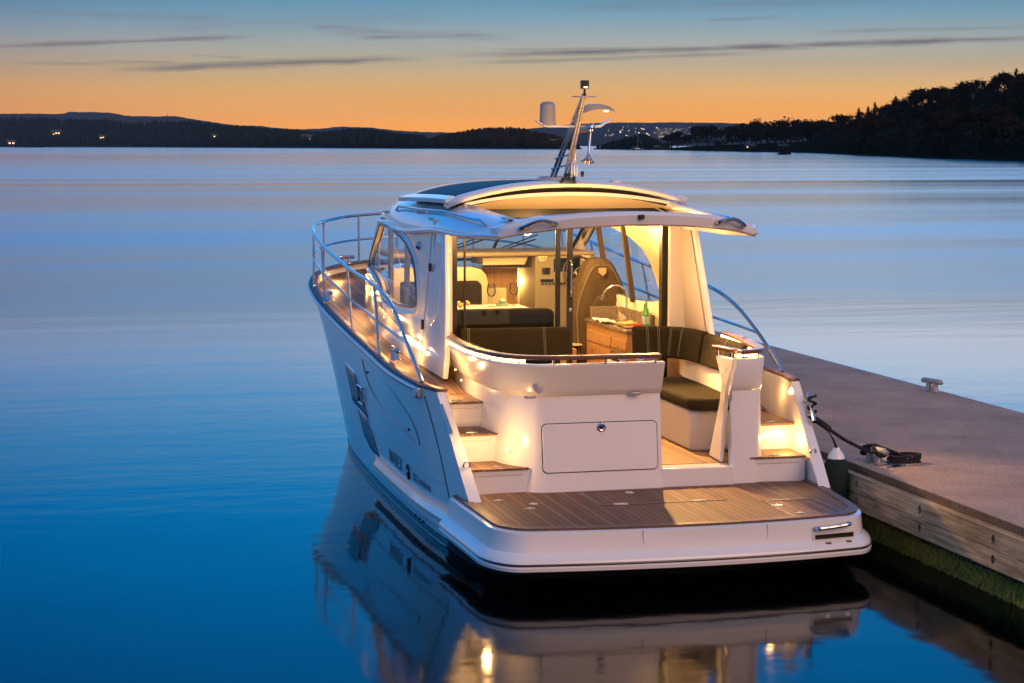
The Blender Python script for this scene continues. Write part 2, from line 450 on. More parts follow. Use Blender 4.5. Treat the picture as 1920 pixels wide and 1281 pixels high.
pm.loft(rings, closed=False)
pm.v += []; 
n = len(rings[0]); pm.f.append(tuple(range((len(prof)-1)*n, len(prof)*n))); pm.f.append(tuple(reversed(range(0, n))))
platform = pm.build('swim_platform', 'gel', boat, smooth=40)
pl = MB(); pl.tube([(x, y, .25) for x, y in plat(.069)], .010, 6); pl.build('platform_line', 'navy', platform)
un = MB(); un.loft([[(x, y, z) for x, y in [(-1.71, 2.6), (-1.70, 1.9), (-1.66, 1.3), (-1.52, .85), (-1.2, .6), (0, .5), (1.2, .6), (1.52, .85), (1.66, 1.3), (1.70, 1.9), (1.71, 2.6)]] for z in (-.5, .168)]); un.build('hull_underbody', 'antifoul', boat)
tk = MB(); tp = plat(-.075); tk.prism([(x, y) for x, y in tp]+[(1.50, 1.74), (1.05, 1.80), (-1.05, 1.80), (-1.54, 1.74)], lambda x, y: (x, y, .497), lambda x, y: (x, y, .508)); 
tkp = tk.build('teak_deck', 'teakW', platform, smooth=None)
te = MB(); ed = plat(-.055); ei = plat(-.14); te.loft([[(x, y, .497) for x, y in ed], [(x, y, .516) for x, y in ed], [(x, y, .516) for x, y in ei], [(x, y, .505) for x, y in ei]], closed=False); te.build('teak_margin', 'teakcap', platform, smooth=40)
def frame_rect(x0, x1, y0, y1, z, w, name, mat, par):
    m = MB(); m.box(x0, x1, y0, y0+w, z, z+.0035); m.box(x0, x1, y1-w, y1, z, z+.0035); m.box(x0, x0+w, y0+w+.0005, y1-w-.0005, z, z+.0035); m.box(x1-w, x1, y0+w+.0005, y1-w-.0005, z, z+.0035)
    return m.build(name, mat, par, smooth=None)
frame_rect(-.62, .52, .98, 1.66, .508, .045, 'hatch_margin', 'teakcap', tkp)
frame_rect(-.628, .528, .972, 1.668, .508, .006, 'hatch_joint', 'black', tkp)
frame_rect(.80, 1.28, .14, .88, .508, .04, 'hatch_margin', 'teakcap', tkp)
frame_rect(.792, 1.288, .132, .888, .508, .006, 'hatch_joint', 'black', tkp)
fx = MB()
for x, y in ((-.42, 1.0), (.28, 1.0)): fx.box(x-.06, x+.06, y-.035, y+.035, .511, .516)
for x, y in ((-1.38, 1.42), (-1.22, .98), (.84, .62), (.90, .25)): fx.box(x-.05, x+.05, y-.012, y+.012, .508, .515); fx.box(x-.014, x+.014, y-.03, y+.03, .508, .518)
for x, y in ((-1.13, 1.2), (-.18, 1.52)): fx.lathe([(.04, .508), (.038, .514), (.012, .514)], (x, y, 0), 14)
split_build(fx, 'deck_fitting', 'steel', tkp, bevel=.002)
# vertical joints and boarding ladder locker on the stern face
jn = MB()
for x in (-.55, .50):
    jn.box(x-.0025, x+.0025, edge_y(x, -.01)-.004, edge_y(x, -.01)+.01, .31, .49)
split_build(jn, 'panel_joint', 'gelmatte', platform)
ld = MB(); ld.loft([[(x, edge_y(x, .0)-.012, .325), (x, edge_y(x, .0)+.02, .325), (x, edge_y(x, .0)+.02, .385), (x, edge_y(x, .0)-.006, .385)] for x in [lerp(.90, 1.30, i/16) for i in range(17)]]); ld.build('ladder_recess', 'gelmatte', platform); ld = MB(); ld.loft([[(x, edge_y(x, .0)-.016, .34), (x, edge_y(x, .0)-.013, .34), (x, edge_y(x, .0)-.013, .375), (x, edge_y(x, .0)-.010, .375)] for x in [lerp(.92, 1.28, i/16) for i in range(17)]]); ld.build('ladder_slot', 'black', platform)
lh = MB(); lh.tube(curve3([(x, edge_y(x, .0)-o_, z) for x, o_, z in ((.93, -.01, .43), (.945, .04, .432), (1.05, .045, .436), (1.15, .045, .442), (1.225, .04, .45), (1.24, -.01, .45))], 5), .018, 8); lh.build('ladder_handle', 'chrome', platform)
lb = MB()
for x in (1.03, 1.22): lb.box(x-.022, x+.022, edge_y(x, 0)-.05, edge_y(x, 0)-.01, .296, .316)
split_build(lb, 'ladder_hinge', 'steel', platform)

# ----- cockpit moulding (transom wall, coaming)
# plan path of the coaming from port cabin post round the corner to the gate
def cpath(off):
    a = [(-1.16-off, 4.35), (-1.20-off, 3.7), (-1.22-off, 3.0), (-1.205-off, 2.55), (-1.165-off*.95, 2.22-off*.2), (-1.09-off*.75, 1.99-off*.6), (-.98-off*.35, 1.845-off*.92), (-.88, 1.80-off), (-.5, 1.80-off), (-.15, 1.80-off), (.185, 1.80-off)]
    return curve3([(x, y, 0) for x, y in a], 4)
lev = [(.5, .10, 0), (.9, .0543, 0), (1.20, .02, 0), (1.34, .0, 0), (1.365, .04, 0), (1.40, .06, 0), (1.62, .135, 0), (1.635, .125, 0), (1.635, .06, 0), (1.60, .04, 0), (1.3, -.04, 0), (.70, -.08, 0)]
cm = MB(); rings = []
for z, off, _ in lev:
    P = cpath(off); rings.append([(p.x, p.y+(0 if i < len(P)-8 else 0), z) for i, p in enumerate(P)])
cm.loft(rings, closed=False)
n = len(rings[0])
cm.f.append(tuple(i*n+n-1 for i in range(len(rings))))   # end face at the gate
coam = cm.build('cockpit_coaming', 'gel', boat, smooth=38)
# lower transom plinth under gate and to starboard
pt = MB(); pt.box(.17, .86, 1.71, 2.0, .5, .675); pt.build('gate_sill', 'gel', boat, bevel=.012)
def cpath2(off):
    k = .30; o2 = off*.55
    a = [(.85+max(0, off-.05)*.35-(.05 if off == .10 else 0), 1.80-o2), (.97, 1.80-o2), (1.09+off*k*.3, 1.82-o2), (1.165+off*k*.3, 1.89-o2*.8), (1.19+off*k*.3, 2.02-o2*.4), (1.195+off*k*.4, 2.25), (1.21+off, 2.8), (1.25+off, 3.5), (1.27+off, 4.2)]
    return curve3([(x, y, 0) for x, y in a], 4)
cm = MB(); rings = []
for z, off, _ in lev: rings.append([(p.x, p.y, z) for p in cpath2(off)])
cm.loft(rings, closed=False); n = len(rings[0]); cm.f.append(tuple(i*n for i in reversed(range(len(rings)))))
coam2 = cm.build('cockpit_coaming', 'gel', boat, smooth=38)
# transom locker door
LV = [(.5, .10), (1.20, .02), (1.34, 0)]
def yy(z, x=0): return 1.80-lin_(LV, z)-.0+(-.02 if x > -.7 else 0)
def lin_(T, q):
    for p0, p1 in zip(T, T[1:]):
        if q <= p1[0]: return lerp(p0[1], p1[1], (q-p0[0])/(p1[0]-p0[0]))
    return T[-1][1]
def face_y(x, z):
    P = cpath(lin_(LV, z))
    for p0, p1 in zip(P, P[1:]):
        if p0.x <= x <= p1.x and p1.x > p0.x and p0.y < 2.2: return lerp(p0.y, p1.y, (x-p0.x)/(p1.x-p0.x))
    return P[-1].y
def rrect(x0, x1, z0, z1, r, n=5):
    out = []
    for cx, cz, a0 in ((x1-r, z1-r, 0), (x0+r, z1-r, 90), (x0+r, z0+r, 180), (x1-r, z0+r, 270)):
        out += [(cx+r*math.cos(R(a0+90*k/n)), cz+r*math.sin(R(a0+90*k/n))) for k in range(n+1)]
    return out
def door_sheet(x0, x1, z0, z1, r, o0, o1):
    m = MB(); P = rrect(x0, x1, z0, z1, r, 6)
    m.loft([[(x, face_y(x, z)-o0, z) for x, z in P], [(x, face_y(x, z)-o1, z) for x, z in P]]); return m
lkr = door_sheet(-.905, .14, .68, 1.10, .04, .001, .013).build('transom_locker_door', 'gel', boat, bevel=.004)
door_sheet(-.912, .147, .673, 1.107, .046, .0005, .005).build('door_gasket', 'rubber', lkr)
lc = MB(); mt = Matrix.Rotation(R(90), 4, 'X'); lc.lathe([(.04, 0), (.04, .012), (.03, .018), (.022, .014)], (-.37, face_y(-.37, 1.06)-.010, 1.06), 18, mt); lc.build('lock', 'chrome', lkr)
lc = MB(); lc.lathe([(.018, .012), (.016, .022)], (-.37, face_y(-.37, 1.06)-.010, 1.06), 12, mt); lc.build('lock_core', 'plastic', lkr)
hg = MB()
for x in (-1.02, -.06):
    hg.box(x-.05, x+.05, 1.74, 1.765, 1.335, 1.36)
split_build(hg, 'transom_hinge', 'steel', boat, bevel=.005)
# teak grab rail with posts over coaming
def railpath(z): return curve3([(-1.24, 4.25, z), (-1.31, 3.5, z), (-1.33, 2.8, z), (-1.28, 2.3, z), (-1.17, 1.93, z), (-.95, 1.74, z), (-.6, 1.68, z), (-.2, 1.67, z), (.14, 1.66, z)], 5)
def board(path, w, h):
    rings = []; P = path
    for i, p in enumerate(P):
        t = (P[min(i+1, len(P)-1)]-P[max(i-1, 0)]).normalized(); s_ = Vector((-t.y, t.x, 0)).normalized()
        rings.append([p-s_*w/2, p+s_*w/2, p+s_*w/2+Vector((0, 0, h)), p-s_*w/2+Vector((0, 0, h))])
    return MB().loft(rings)
board(railpath(1.672), .095, .038).build('teak_hand_rail', 'teakrail', boat, bevel=.010)
board(railpath(1.647)[:24], .014, .022).build('led_strip', 'ledsoft', boat)
ps = MB()
for i in (4, 10, 16, 22, 27, 33, 39): 
    p = railpath(1.63)[i]; ps.tube([p, p+Vector((0, 0, .045))], .010, 8)
split_build(ps, 'rail_post', 'chrome', boat)
r2 = lambda z: curve3([(1.42, 3.5, z), (1.36, 2.9, z), (1.27, 2.4, z), (1.21, 2.05, z), (1.13, 1.86, z), (1.03, 1.77, z), (.91, 1.75, z)], 5)
board(r2(1.672), .095, .04).build('teak_hand_rail', 'teakrail', boat, bevel=.01)
board([p+Vector((-.03, .02, 0)) for p in r2(1.647)], .018, .022).build('led_strip', 'ledsoft', boat)
ps = MB()
for i in (3, 12, 20, 28): p = r2(1.63)[i]; ps.tube([p, p+Vector((0, 0, .045))], .010, 8)
split_build(ps, 'rail_post', 'chrome', boat)
# open transom gate, swung inwards
gt = MB()
GP = [(.69, .815, .845), (.95, .83, .90), (1.2, .85, .95), (1.36, .86, .965), (1.42, .88, .955), (1.62, .94, .90)]
rings = []
for z, xn, xf in GP: rings.append([(xn, 1.86, z), (xf, 2.25, z), (xf-.045, 2.23, z), (xn-.045, 1.84, z)])
gt.loft(rings); gate = gt.build('transom_gate', 'gel', boat, bevel=.012)
board([Vector((.95, 1.88, 1.665)), Vector((.88, 2.30, 1.665))], .085, .04).build('gate_rail', 'teakrail', gate, bevel=.01)
g = MB(); g.tube([(.91, 1.96, 1.61), (.91, 1.96, 1.67)], .01); g.tube([(.87, 2.2, 1.61), (.87, 2.2, 1.67)], .01); split_build(g, 'rail_post', 'chrome', gate)
g = MB()
for z in (.85, 1.25): g.box(.835, .855, 1.775, 1.79, z, z+.09)
split_build(g, 'gate_hinge', 'steel', gate)
# ----- steps, both quarters
def steps(side):
    S = side
    def bx(m, x0, x1, y0, y1, z0, z1):
        a, b = sorted((S*x0, S*x1)); m.box(a, b, y0, y1, z0, z1)
    hs = [(.72, 1.78), (.97, 2.2), (1.20, 2.66)] if S < 0 else [(.73, 1.78), (.97, 2.2)]
    for i, (z, y) in enumerate(hs):
        last = i == len(hs)-1
        y2 = hs[i+1][1]+.02 if not last else (3.25 if S < 0 else 3.1)
        m = MB(); x0 = (1.02, 1.20, 1.22)[i]; x1 = (1.57, 1.64, 1.70)[i]
        bx(m, x0, x1, y, y2, hs[i-1][0]-.01 if i else .49, z-.012)
        st = m.build('step', 'gel', boat, bevel=.008)
        m = MB(); bx(m, x0+.003, x1-.002, y-.018, y2-.005, z-.012, z+.004); m.build('step_tread', 'teakX', st, smooth=None)
        m = MB(); bx(m, x0+.05, x1-.06, y-.008, y+.002, z-.06, z-.016); m.build('tread_lip', 'gelmatte', st, bevel=.005)
        m = MB(); bx(m, (x0+x1)/2-.05, (x0+x1)/2+.05, y+.06, y+.085, z+.004, z+.010); bx(m, (x0+x1)/2-.014, (x0+x1)/2+.014, y+.04, y+.105, z+.0045, z+.012); m.build('deck_fitting', 'steel', st)
steps(-1); steps(1)
# ----- side decks in teak
for s in (-1, 1):
    dk = MB()
    def df(u, v, s=s):
        y = lerp(3.2 if s < 0 else 3.05, 12.0, u); x = lerp(.0 if y > 8.9 else 1.26, max(tab(XS, y)-.09-(max(0, y-11.6)*.15), 0.02), v)
        if y > 7.5 and y <= 8.9: x = lerp(lerp(1.26, .9, (y-7.5)/1.4), tab(XS, y)-.09, v)
        if y > 8.9: x = lerp(.0, max(tab(XS, y)-.09-(max(0, y-11.6)*.15), .02), v)
        return (s*x, y, deckz(y, s)+.003)
    dk.grid(df, 80, 4); dk.build('side_deck', 'teakX', boat)
# ----- fore cabin coachroof
cr = MB()
def crf(u, v):
    y = lerp(7.6, 11.35, u); a = lerp(-1, 1, v)
    w = 1.22*(1-max(0, (y-8.0)/3.4)**2.2)**.5 if y < 11.4 else .05
    w = max(w, .05)
    h = (2.10-zs(y)+.10)*(1-max(0, (y-9.2)/2.2)**2)*(1)
    h = max(h, .0)+.02
    x = a*w; e = max(0, 1-abs(a)**5)
    return (x, y, zs(y)-.12+h*e**.6)
cr.grid(crf, 36, 24); cr.build('coachroof', 'gel', boat, smooth=50)
ht = MB(); ht.box(-.25, .25, 9.6, 10.1, 2.05, 2.10); ht.build('deck_hatch', 'darkglass', boat, bevel=.02)
# ------------------------------------------------------------------ cabin
def sx(y, z):
    x = 1.36-.09*(z-1.4)/1.3
    if y > 7.2: x -= .045*(y-7.2)**2
    return x
OUT = [(3.62, 1.30), (3.60, 1.50), (3.74, 2.0), (3.98, 2.72), (4.6, 2.72), (5.8, 2.66), (6.8, 2.68), (7.62, 2.69), (8.1, 2.41), (8.60, 2.12), (8.95, 1.95), (9.0, 1.55), (7.5, 1.38), (6, 1.32)]
HOL = [(7.49, 2.63), (7.9, 2.395), (8.38, 2.12), (7.85, 2.085), (7.55, 2.055), (7.31, 2.01), (7.15, 1.95), (7.03, 1.89), (6.85, 1.84), (6.4, 1.825), (5.91, 1.825), (5.4, 1.85), (5.12, 1.89), (5.12, 1.98), (5.24, 2.12), (5.38, 2.27), (5.66, 2.42), (6.2, 2.54), (6.85, 2.61)]
for s in (-1, 1):
    m = MB(); m.poly_hole(OUT, [HOL], lambda y, z, s=s: (s*sx(y, z), y, z))
    cs = m.build('cabin_side', 'gel', boat, solid=.05, off=0, smooth=25, bevel=.006)
    m = MB(); m.poly_hole(HOL, [], lambda y, z, s=s: (s*(sx(y, z)-.004), y, z)); m.build('side_window', 'glass', cs)
    h = curve3([(s*(sx(y, z)+.026), y, z) for y, z in HOL+[HOL[0]]], 3)
    m = MB(); m.tube(h, .0085, 6); m.build('window_frame', 'black', cs)
    h2 = [(7.64, 2.66), (7.2, 2.66), (6.2, 2.60), (5.55, 2.48), (5.18, 2.25), (5.03, 2.0), (5.04, 1.84), (5.4, 1.77), (6.0, 1.75), (6.9, 1.765), (7.12, 1.85), (7.3, 1.95), (7.9, 2.03), (8.55, 2.06)]
    m = MB(); m.tube(curve3([(s*(sx(y, z)+.022), y, z) for y, z in h2], 5), .022, 6); m.build('window_moulding', 'gel', cs)
    # window mullions seen through the glass
    m = MB()
    for (y0, y1) in ((6.05, 6.25), (6.95, 7.25)):
        a = sx(y0, 1.85)-.05; m.loft([[(s*(a+.02), y0-.03, 1.80), (s*(a-.03), y0-.03, 1.80), (s*(a-.03), y0+.03, 1.80), (s*(a+.02), y0+.03, 1.80)], [(s*(a-.04), y1-.03, 2.66), (s*(a-.09), y1-.03, 2.66), (s*(a-.09), y1+.03, 2.66), (s*(a-.04), y1+.03, 2.66)]])
    split_build(m, 'mullion', 'plastic' if s < 0 else 'suede', cs)
    # details on the aft wing panel: seam, latch, shallow moulding, vent
    m = MB(); m.tube([(s*(sx(y, z)+.026), y, z) for y, z in ((4.72, 1.38), (4.62, 2.0), (4.55, 2.68))], .004, 5); m.build('panel_seam', 'greypl', cs)
    m = MB(); m.loft([[(s*(sx(4, z)+o), y, z) for y, z in ((4.0, 1.9), (4.32, 1.75), (4.38, 2.2), (4.34, 2.58), (4.05, 2.58))] for o in (.02, .032)]); m.build('moulded_panel', 'gel', cs, bevel=.01)
    m = MB()
    m.box(min(s*1.33, s*1.36), max(s*1.33, s*1.36), 4.42, 4.46, 2.28, 2.36); m.box(min(s*1.34, s*1.39), max(s*1.34, s*1.39), 4.66, 4.70, 1.68, 1.78); split_build(m, 'latch', 'plastic', cs, bevel=.006)
    m = MB(); m.lathe([(.045, 0), (.045, .02), (.02, .045)], (s*(sx(5.2, 2.5)+.02), 5.15, 2.50), 16, Matrix.Rotation(R(90*s), 4, 'Y')); m.build('side_lamp', 'chrome', cs)
    # inner lining
    m = MB(); m.poly_hole([(3.66, 1.42), (4.02, 2.68), (7.5, 2.66), (7.9, 2.5), (7.6, 1.2), (4.7, .72)], [HOL], lambda y, z, s=s: (s*(sx(y, z)-.045), y, z)); m.build('side_lining', 'cream', cs, solid=.006)
# screen frame, windscreen
ws = MB(); wi = MB()
def wsf(u, v):
    a = lerp(-1, 1, u); z = lerp(2.10, 2.68, v); yb = lerp(8.60, 7.66, v); x = a*lerp(1.20, 1.24, v)
    return (x, yb+.75*(1-abs(a)**2.4), z)
wi.grid(wsf, 24, 5); wsc = wi.build('windscreen', 'glass', boat)
for a in (0., .33, .67, 1.0):
    P = [Vector(wsf(a, v)) for v in (0, .5, 1.0)]
    ws.tube(P, .022 if 0 < a < 1 else .028, 6)
ws.tube([wsf(i/24, 0) for i in range(25)], .022, 6); ws.tube([wsf(i/24, 1) for i in range(25)], .022, 6)
ws.build('windscreen_frame', 'black', wsc)
wp = MB()
for x0, x1, z1 in ((-.35, .28, 2.58), (.35, .95, 2.52)):
    wp.tube([(x0, 9.33, 2.14), (x1, 9.05, 2.36)], .010, 5); wp.tube([(x0+.1, 9.30, 2.20), (x1+.02, 9.02, 2.42)], .008, 5)
split_build(wp, 'wiper', 'plastic', wsc)
# aft bulkhead posts + sliding door
for s in (-1, 1):
    m = MB(); a, b = sorted((s*1.135, s*1.31)); m.box(a, b, 4.36, 4.44, 1.45, 2.80); m.build('door_post', 'gelmatte', boat, bevel=.01)
door = MB(); door.box(-1.13, -1.06, 4.52, 4.60, .72, 2.86); door.box(1.10, 1.165, 4.52, 4.62, .72, 2.86)
door.box(-1.06, 1.10, 4.53, 4.61, 2.80, 2.90); door.box(-1.06, 1.10, 4.52, 4.62, .68, .72)
dfr = door.build('door_frame', 'black', boat, bevel=.004)
def pane(x0, x1, y, st0, st1):
    m = MB(); z0, z1 = .73, 2.795
    m.box(x0, x0+st0, y-.012, y+.012, z0, z1); m.box(x1-st1, x1, y-.012, y+.012, z0, z1); m.box(x0+st0, x1-st1, y-.011, y+.011, z0, z0+.07); m.box(x0+st0, x1-st1, y-.011, y+.011, z1-.03, z1)
    f = m.build('sliding_door', 'black', boat, bevel=.003)
    m = MB(); m.box(x0+st0, x1-st1, y-.003, y+.003, z0+.07, z1-.03); m.build('pane', 'smoke', f, smooth=None); return f
pane(-1.058, .035, 4.585, .02, .052)
pb = pane(-.98, .155, 4.545, .02, .062)
m = MB(); m.tube(curve3([(.125, 4.53, 1.98), (.125, 4.49, 2.0), (.125, 4.49, 2.2), (.125, 4.49, 2.34), (.125, 4.53, 2.36)], 4), .010, 8); m.build('door_handle', 'chrome', pb)
m = MB(); m.lathe([(.018, 0), (.018, .01), (.008, .012)], (.125, 4.532, 1.86), 12, Matrix.Rotation(R(90), 4, 'X')); m.build('door_lock', 'chrome', pb)

# ------------------------------------------------------------------ roof
WR = [(2.0, 1.19), (2.3, 1.23), (3, 1.29), (4.4, 1.33), (6, 1.32), (7.2, 1.27), (8.0, 1.18), (8.5, 1.05)]
ZC = [(2.0, 2.90), (3.0, 2.97), (4.2, 3.03), (6, 3.05), (7.5, 3.0), (8.5, 2.87)]
ZE = [(2.0, 2.73), (3.2, 2.69), (4.4, 2.69), (5.8, 2.62), (7.2, 2.63), (8.0, 2.69), (8.5, 2.72)]
SS = [-1, -.995, -.98, -.955, -.92, -.87, -.79, -.6, -.4, -.2, 0, .2, .4, .6, .79, .87, .92, .955, .98, .995, 1]
def zroof(s, y):
    zc, ze = tab(ZC, y), tab(ZE, y)
    return ze+(zc-ze-.07)*(1-abs(s)**9)**.8+.07*(1-s*s)
def rf(u, v):
    y = [2.18, 2.30, 2.38, 2.8, 3.2, 3.6, 4.0, 4.28, 4.6, 5, 5.4, 5.8, 6.2, 6.6, 7.0, 7.3, 7.6, 7.9, 8.15, 8.35, 8.5][round(u*20)]
    s = SS[round(v*20)]; x = s*tab(WR, y)
    yy = y+max(0, (y-6.5)/2)*.55*(1-s*s)
    return (x, yy, zroof(s, y))
m = MB(); m.grid(rf, 20, 20, skip=lambda i, j: 2 <= i < 7 and 6 <= j < 14)
roof = m.build('roof', 'gel', boat, smooth=40, solid=.05)
# turned-down edge of the roof sides
m = MB()
for s in (-1, 1):
    pts = [(s*tab(WR, y), y, tab(ZE, y)+.005) for y in [2.05+.25*i for i in range(25)]]
    m.tube(pts, [.004, .018]+[.026]*(len(pts)-2), 8)
m.build('roof_edge', 'gel', roof)
# aft beam
rings = []
for i in range(33):
    x = lerp(-1.215, 1.215, i/32); y = 1.80+.30*(abs(x)/1.22)**2+.06*abs(x/1.22)**12; zt = 2.945-.075*x*x-.04*abs(x/1.24)**6; h = .115-.02*abs(x/1.24)**3
    y1 = y+.34-.1*abs(x/1.24)**3
    rings.append([(x, y, zt-.03), (x, y+.03, zt), (x, y1, zt-.005), (x, y1, zt-h+.03), (x, y+.05, zt-h-.01), (x, y+.01, zt-h+.005)])
MB().loft(rings).build('roof_beam', 'gel', roof, smooth=50)
for a, b in ((-1.04, -.74), (.74, 1.04)):
    m = MB(); zt = lambda x: 2.90-.075*x*x
    yb = lambda x: 1.80+.30*(abs(x)/1.22)**2
    m.tube(curve3([(lerp(a, b, t), yb(lerp(a, b, t))-d, zt(lerp(a, b, t))+h) for t, d, h in ((0, -.01, -.02), (.08, .05, -.005), (.5, .07, .03), (.92, .05, -.005), (1, -.01, -.02))], 5), .02, 8); m.build('grab_handle', 'chrome', roof)
m = MB(); m.lathe([(.001, -.02), (.022, -.02), (.022, .02), (.001, .02)], (0, 1.79, 2.90), 12, Matrix.Rotation(R(90), 4, 'X')); m.box(-.03, .03, 1.79, 1.81, 2.885, 2.92); m.build('roof_camera', 'plastic', roof)
# long hand rails and catch on the roof sides
for s in (-1, 1):
    m = MB(); P = []
    for y, dz in ((6.9, -.01), (6.7, .035), (5.5, .035), (4.2, .035), (3.0, .03), (2.85, .03), (2.65, -.01)):
        sc_ = .93; x = s*sc_*tab(WR, y); P.append((x*1.0+s*.02, y, zroof(sc_, y)+dz))
    m.tube(P, .013, 8); m.build('roof_hand_rail', 'chrome', roof)
    m = MB(); y = 5.0; m.box(min(s*1.30, s*1.34), max(s*1.30, s*1.34), 4.9, 5.12, 2.83, 2.86); m.build('roof_catch', 'greypl', roof)
# recess with two switches at the port end of the opening
m = MB(); m.box(-1.10, -1.0, 2.36, 2.5, 2.865, 2.885); m.build('beam_fitting', 'steel', roof, bevel=.01)
# sunroof: sliding panel carried above the front of the opening
def arch(x, zc, ze, w=1.2): return zc-(zc-ze)*(abs(x)/w)**2.2
rings = []
for i in range(41):
    x = lerp(-1.22, 1.22, i/40); e = max(0, (abs(x)-1.1)/.12); zt = arch(x, 3.175, 3.0)-.02*e*e; y = 4.05+.10*e*e
    rings.append([(x, y+.02, zt-.06), (x, y, zt-.03), (x, y+.03, zt), (x, y+.22, zt+.006), (x, y+.22, zt-.045), (x, y+.08, zt-.065)])
sun = MB().loft(rings).build('sunroof', 'gel', boat, smooth=50)
def sg(u, v):
    x = lerp(-1.16, 1.16, v); y = lerp(4.26, 6.75-.35*abs(x/1.16)**4, u); return (x, y, arch(x, 3.178, 3.005)-.045*((y-4.2)/2.5)**2)
m = MB(); m.grid(sg, 10, 24); m.build('sunroof_panel', 'hatchblue', sun, solid=.012)
m = MB()
for s in (-1, 1):
    m.loft([[(s*1.145, y, 2.985-.045*((y-4.2)/2.5)**2), (s*1.245, y, 2.955-.045*((y-4.2)/2.5)**2), (s*1.25, y, 3.0-.045*((y-4.2)/2.5)**2), (s*1.15, y, 3.035-.045*((y-4.2)/2.5)**2)] for y in (4.18, 5, 6, 6.6)])
m.loft([[(x, 6.72-.35*abs(x/1.16)**4-.03, arch(x, 3.178, 3.005)-.07), (x, 6.72-.35*abs(x/1.16)**4+.06, arch(x, 3.178, 3.005)-.07), (x, 6.72-.35*abs(x/1.16)**4+.04, arch(x, 3.178, 3.005)-.03), (x, 6.72-.35*abs(x/1.16)**4-.03, arch(x, 3.178, 3.005)-.03)] for x in [lerp(-1.2, 1.2, i/24) for i in range(25)]])
m.build('sunroof_frame', 'gel', sun, bevel=.006)
m = MB()
for i in range(1): pass
m.loft([[(x, 4.20, arch(x, 3.12, 2.93, 1.15)), (x, 4.28, arch(x, 3.12, 2.93, 1.15)), (x, 4.28, arch(x, 3.03, 2.89, 1.15)), (x, 4.20, arch(x, 3.03, 2.89, 1.15))] for x in [lerp(-1.12, 1.12, i/24) for i in range(25)]])
m.build('sunroof_seal', 'rubber', sun)
m = MB(); m.loft([[(x, 4.14, arch(x, 3.065, 2.95, 1.12)), (x, 4.19, arch(x, 3.068, 2.95, 1.12)), (x, 4.19, arch(x, 3.035, 2.92, 1.12)), (x, 4.14, arch(x, 3.032, 2.92, 1.12))] for x in [lerp(-1.06, 1.06, i/24) for i in range(25)]])
m.build('sunroof_lip', 'gel', sun)
m = MB(); m.loft([[(x, 4.18+.16*0, arch(x, 3.035, 2.93, 1.12)), (x, 4.20, arch(x, 3.035, 2.93, 1.12)), (x, 4.44, 2.892), (x, 4.42, 2.892)] for x in [lerp(-1.06, 1.06, i/24) for i in range(25)]])
m.build('header_lining', 'cream', boat)
# ceiling lining: forward roof and the strips beside the opening
m = MB()
def cl(u, v):
    y = lerp(4.5, 7.9, u); x = lerp(-1.2, 1.2, v); return (x, y, zroof(x/1.33, y)-.075)
m.grid(cl, 6, 12); m.build('headliner', 'cream', boat, solid=.01)

# ------------------------------------------------------------------ mast
mast = MB()
for sx_, in ((1,), (-1,)):
    mast.tube([(sx_*.020, 4.75, 3.20), (sx_*.010, 3.62, 4.01)], [.016, .011], 10)
    mast.tube([(sx_*.020, 4.26, 3.17), (sx_*.010, 3.60, 4.01)], [.016, .011], 10)
for i, t in enumerate((.1, .22)): mast.tube([(-.05+.02*t, lerp(4.75, 3.62, t), lerp(3.2, 4.06, t)), (.05, lerp(4.26, 3.6, t+.1), lerp(3.17, 4.06, t+.1))], .008, 6)
mst = mast.build('mast', 'steel', boat)
m = MB(); m.box(-.14, .14, 4.67, 4.85, 3.185, 3.20); m.box(-.12, .12, 4.18, 4.34, 3.165, 3.185)
for x in (-.11, -.06, .06, .11): m.lathe([(.012, 0), (.012, .012), (.004, .014)], (x, 4.71, 3.20), 8); m.lathe([(.012, 0), (.012, .012), (.004, .014)], (x, 4.81, 3.20), 8)
split_build(m, 'mast_foot', 'steel', mst)
zc = 3.70
m = MB(); m.loft([[(x, 3.98, zc+abs(x)**6*0), (x, 4.12, zc), (x, 4.12, zc+.022), (x, 3.98, zc+.022)] for x in (-.27, -.1, .1, .28)])
m.loft([[(-.27, 3.99, zc), (-.27, 4.11, zc), (-.27, 4.11, zc+.02), (-.27, 3.99, zc+.02)], [(-.36, 4.02, zc+.055), (-.36, 4.09, zc+.055), (-.365, 4.09, zc+.07), (-.365, 4.02, zc+.07)]])
m.loft([[(.28, 3.99, zc), (.28, 4.11, zc), (.28, 4.11, zc+.02), (.28, 3.99, zc+.02)], [(.40, 4.02, zc+.075), (.40, 4.09, zc+.075), (.405, 4.09, zc+.09), (.405, 4.02, zc+.09)]])
m.build('spreader', 'gel', mst, bevel=.004)
m = MB(); m.lathe([(.078, 0), (.08, .01), (.074, .19), (.072, .205), (.05, .225), (.001, .232)], (-.245, 4.05, zc+.022), 24); m.build('radome', 'greypl', mst, smooth=50)
m = MB(); m.box(-.285, -.205, 4.01, 4.09, zc+.012, zc+.024); m.tube(curve3([(-.25, 4.03, zc), (-.24, 4.0, zc-.08), (-.22, 3.99, zc-.12), (-.09, 4.02, zc-.11)], 5), .004, 5); m.build('radome_cable', 'plastic', mst)
m = MB(); rings = []
for t, w, h in ((0, .03, .03), (.15, .05, .06), (.35, .07, .065), (.6, .075, .05), (.85, .06, .03), (1, .02, .006)):
    x = lerp(.0, .40, t); z = 3.80+.08*math.sin(t*2.4)**.9 if t > 0 else 3.80
    rings.append([(x, 3.92-w, z), (x, 3.92+w, z), (x, 3.92+w*.7, z+h), (x, 3.92-w*.7, z+h)])
m.loft(rings); m.build('deck_light', 'greypl', mst, bevel=.01)
m = MB(); m.box(.29, .33, 3.89, 3.93, 3.852, 3.862); m.build('deck_light_lens', 'lamp', mst)
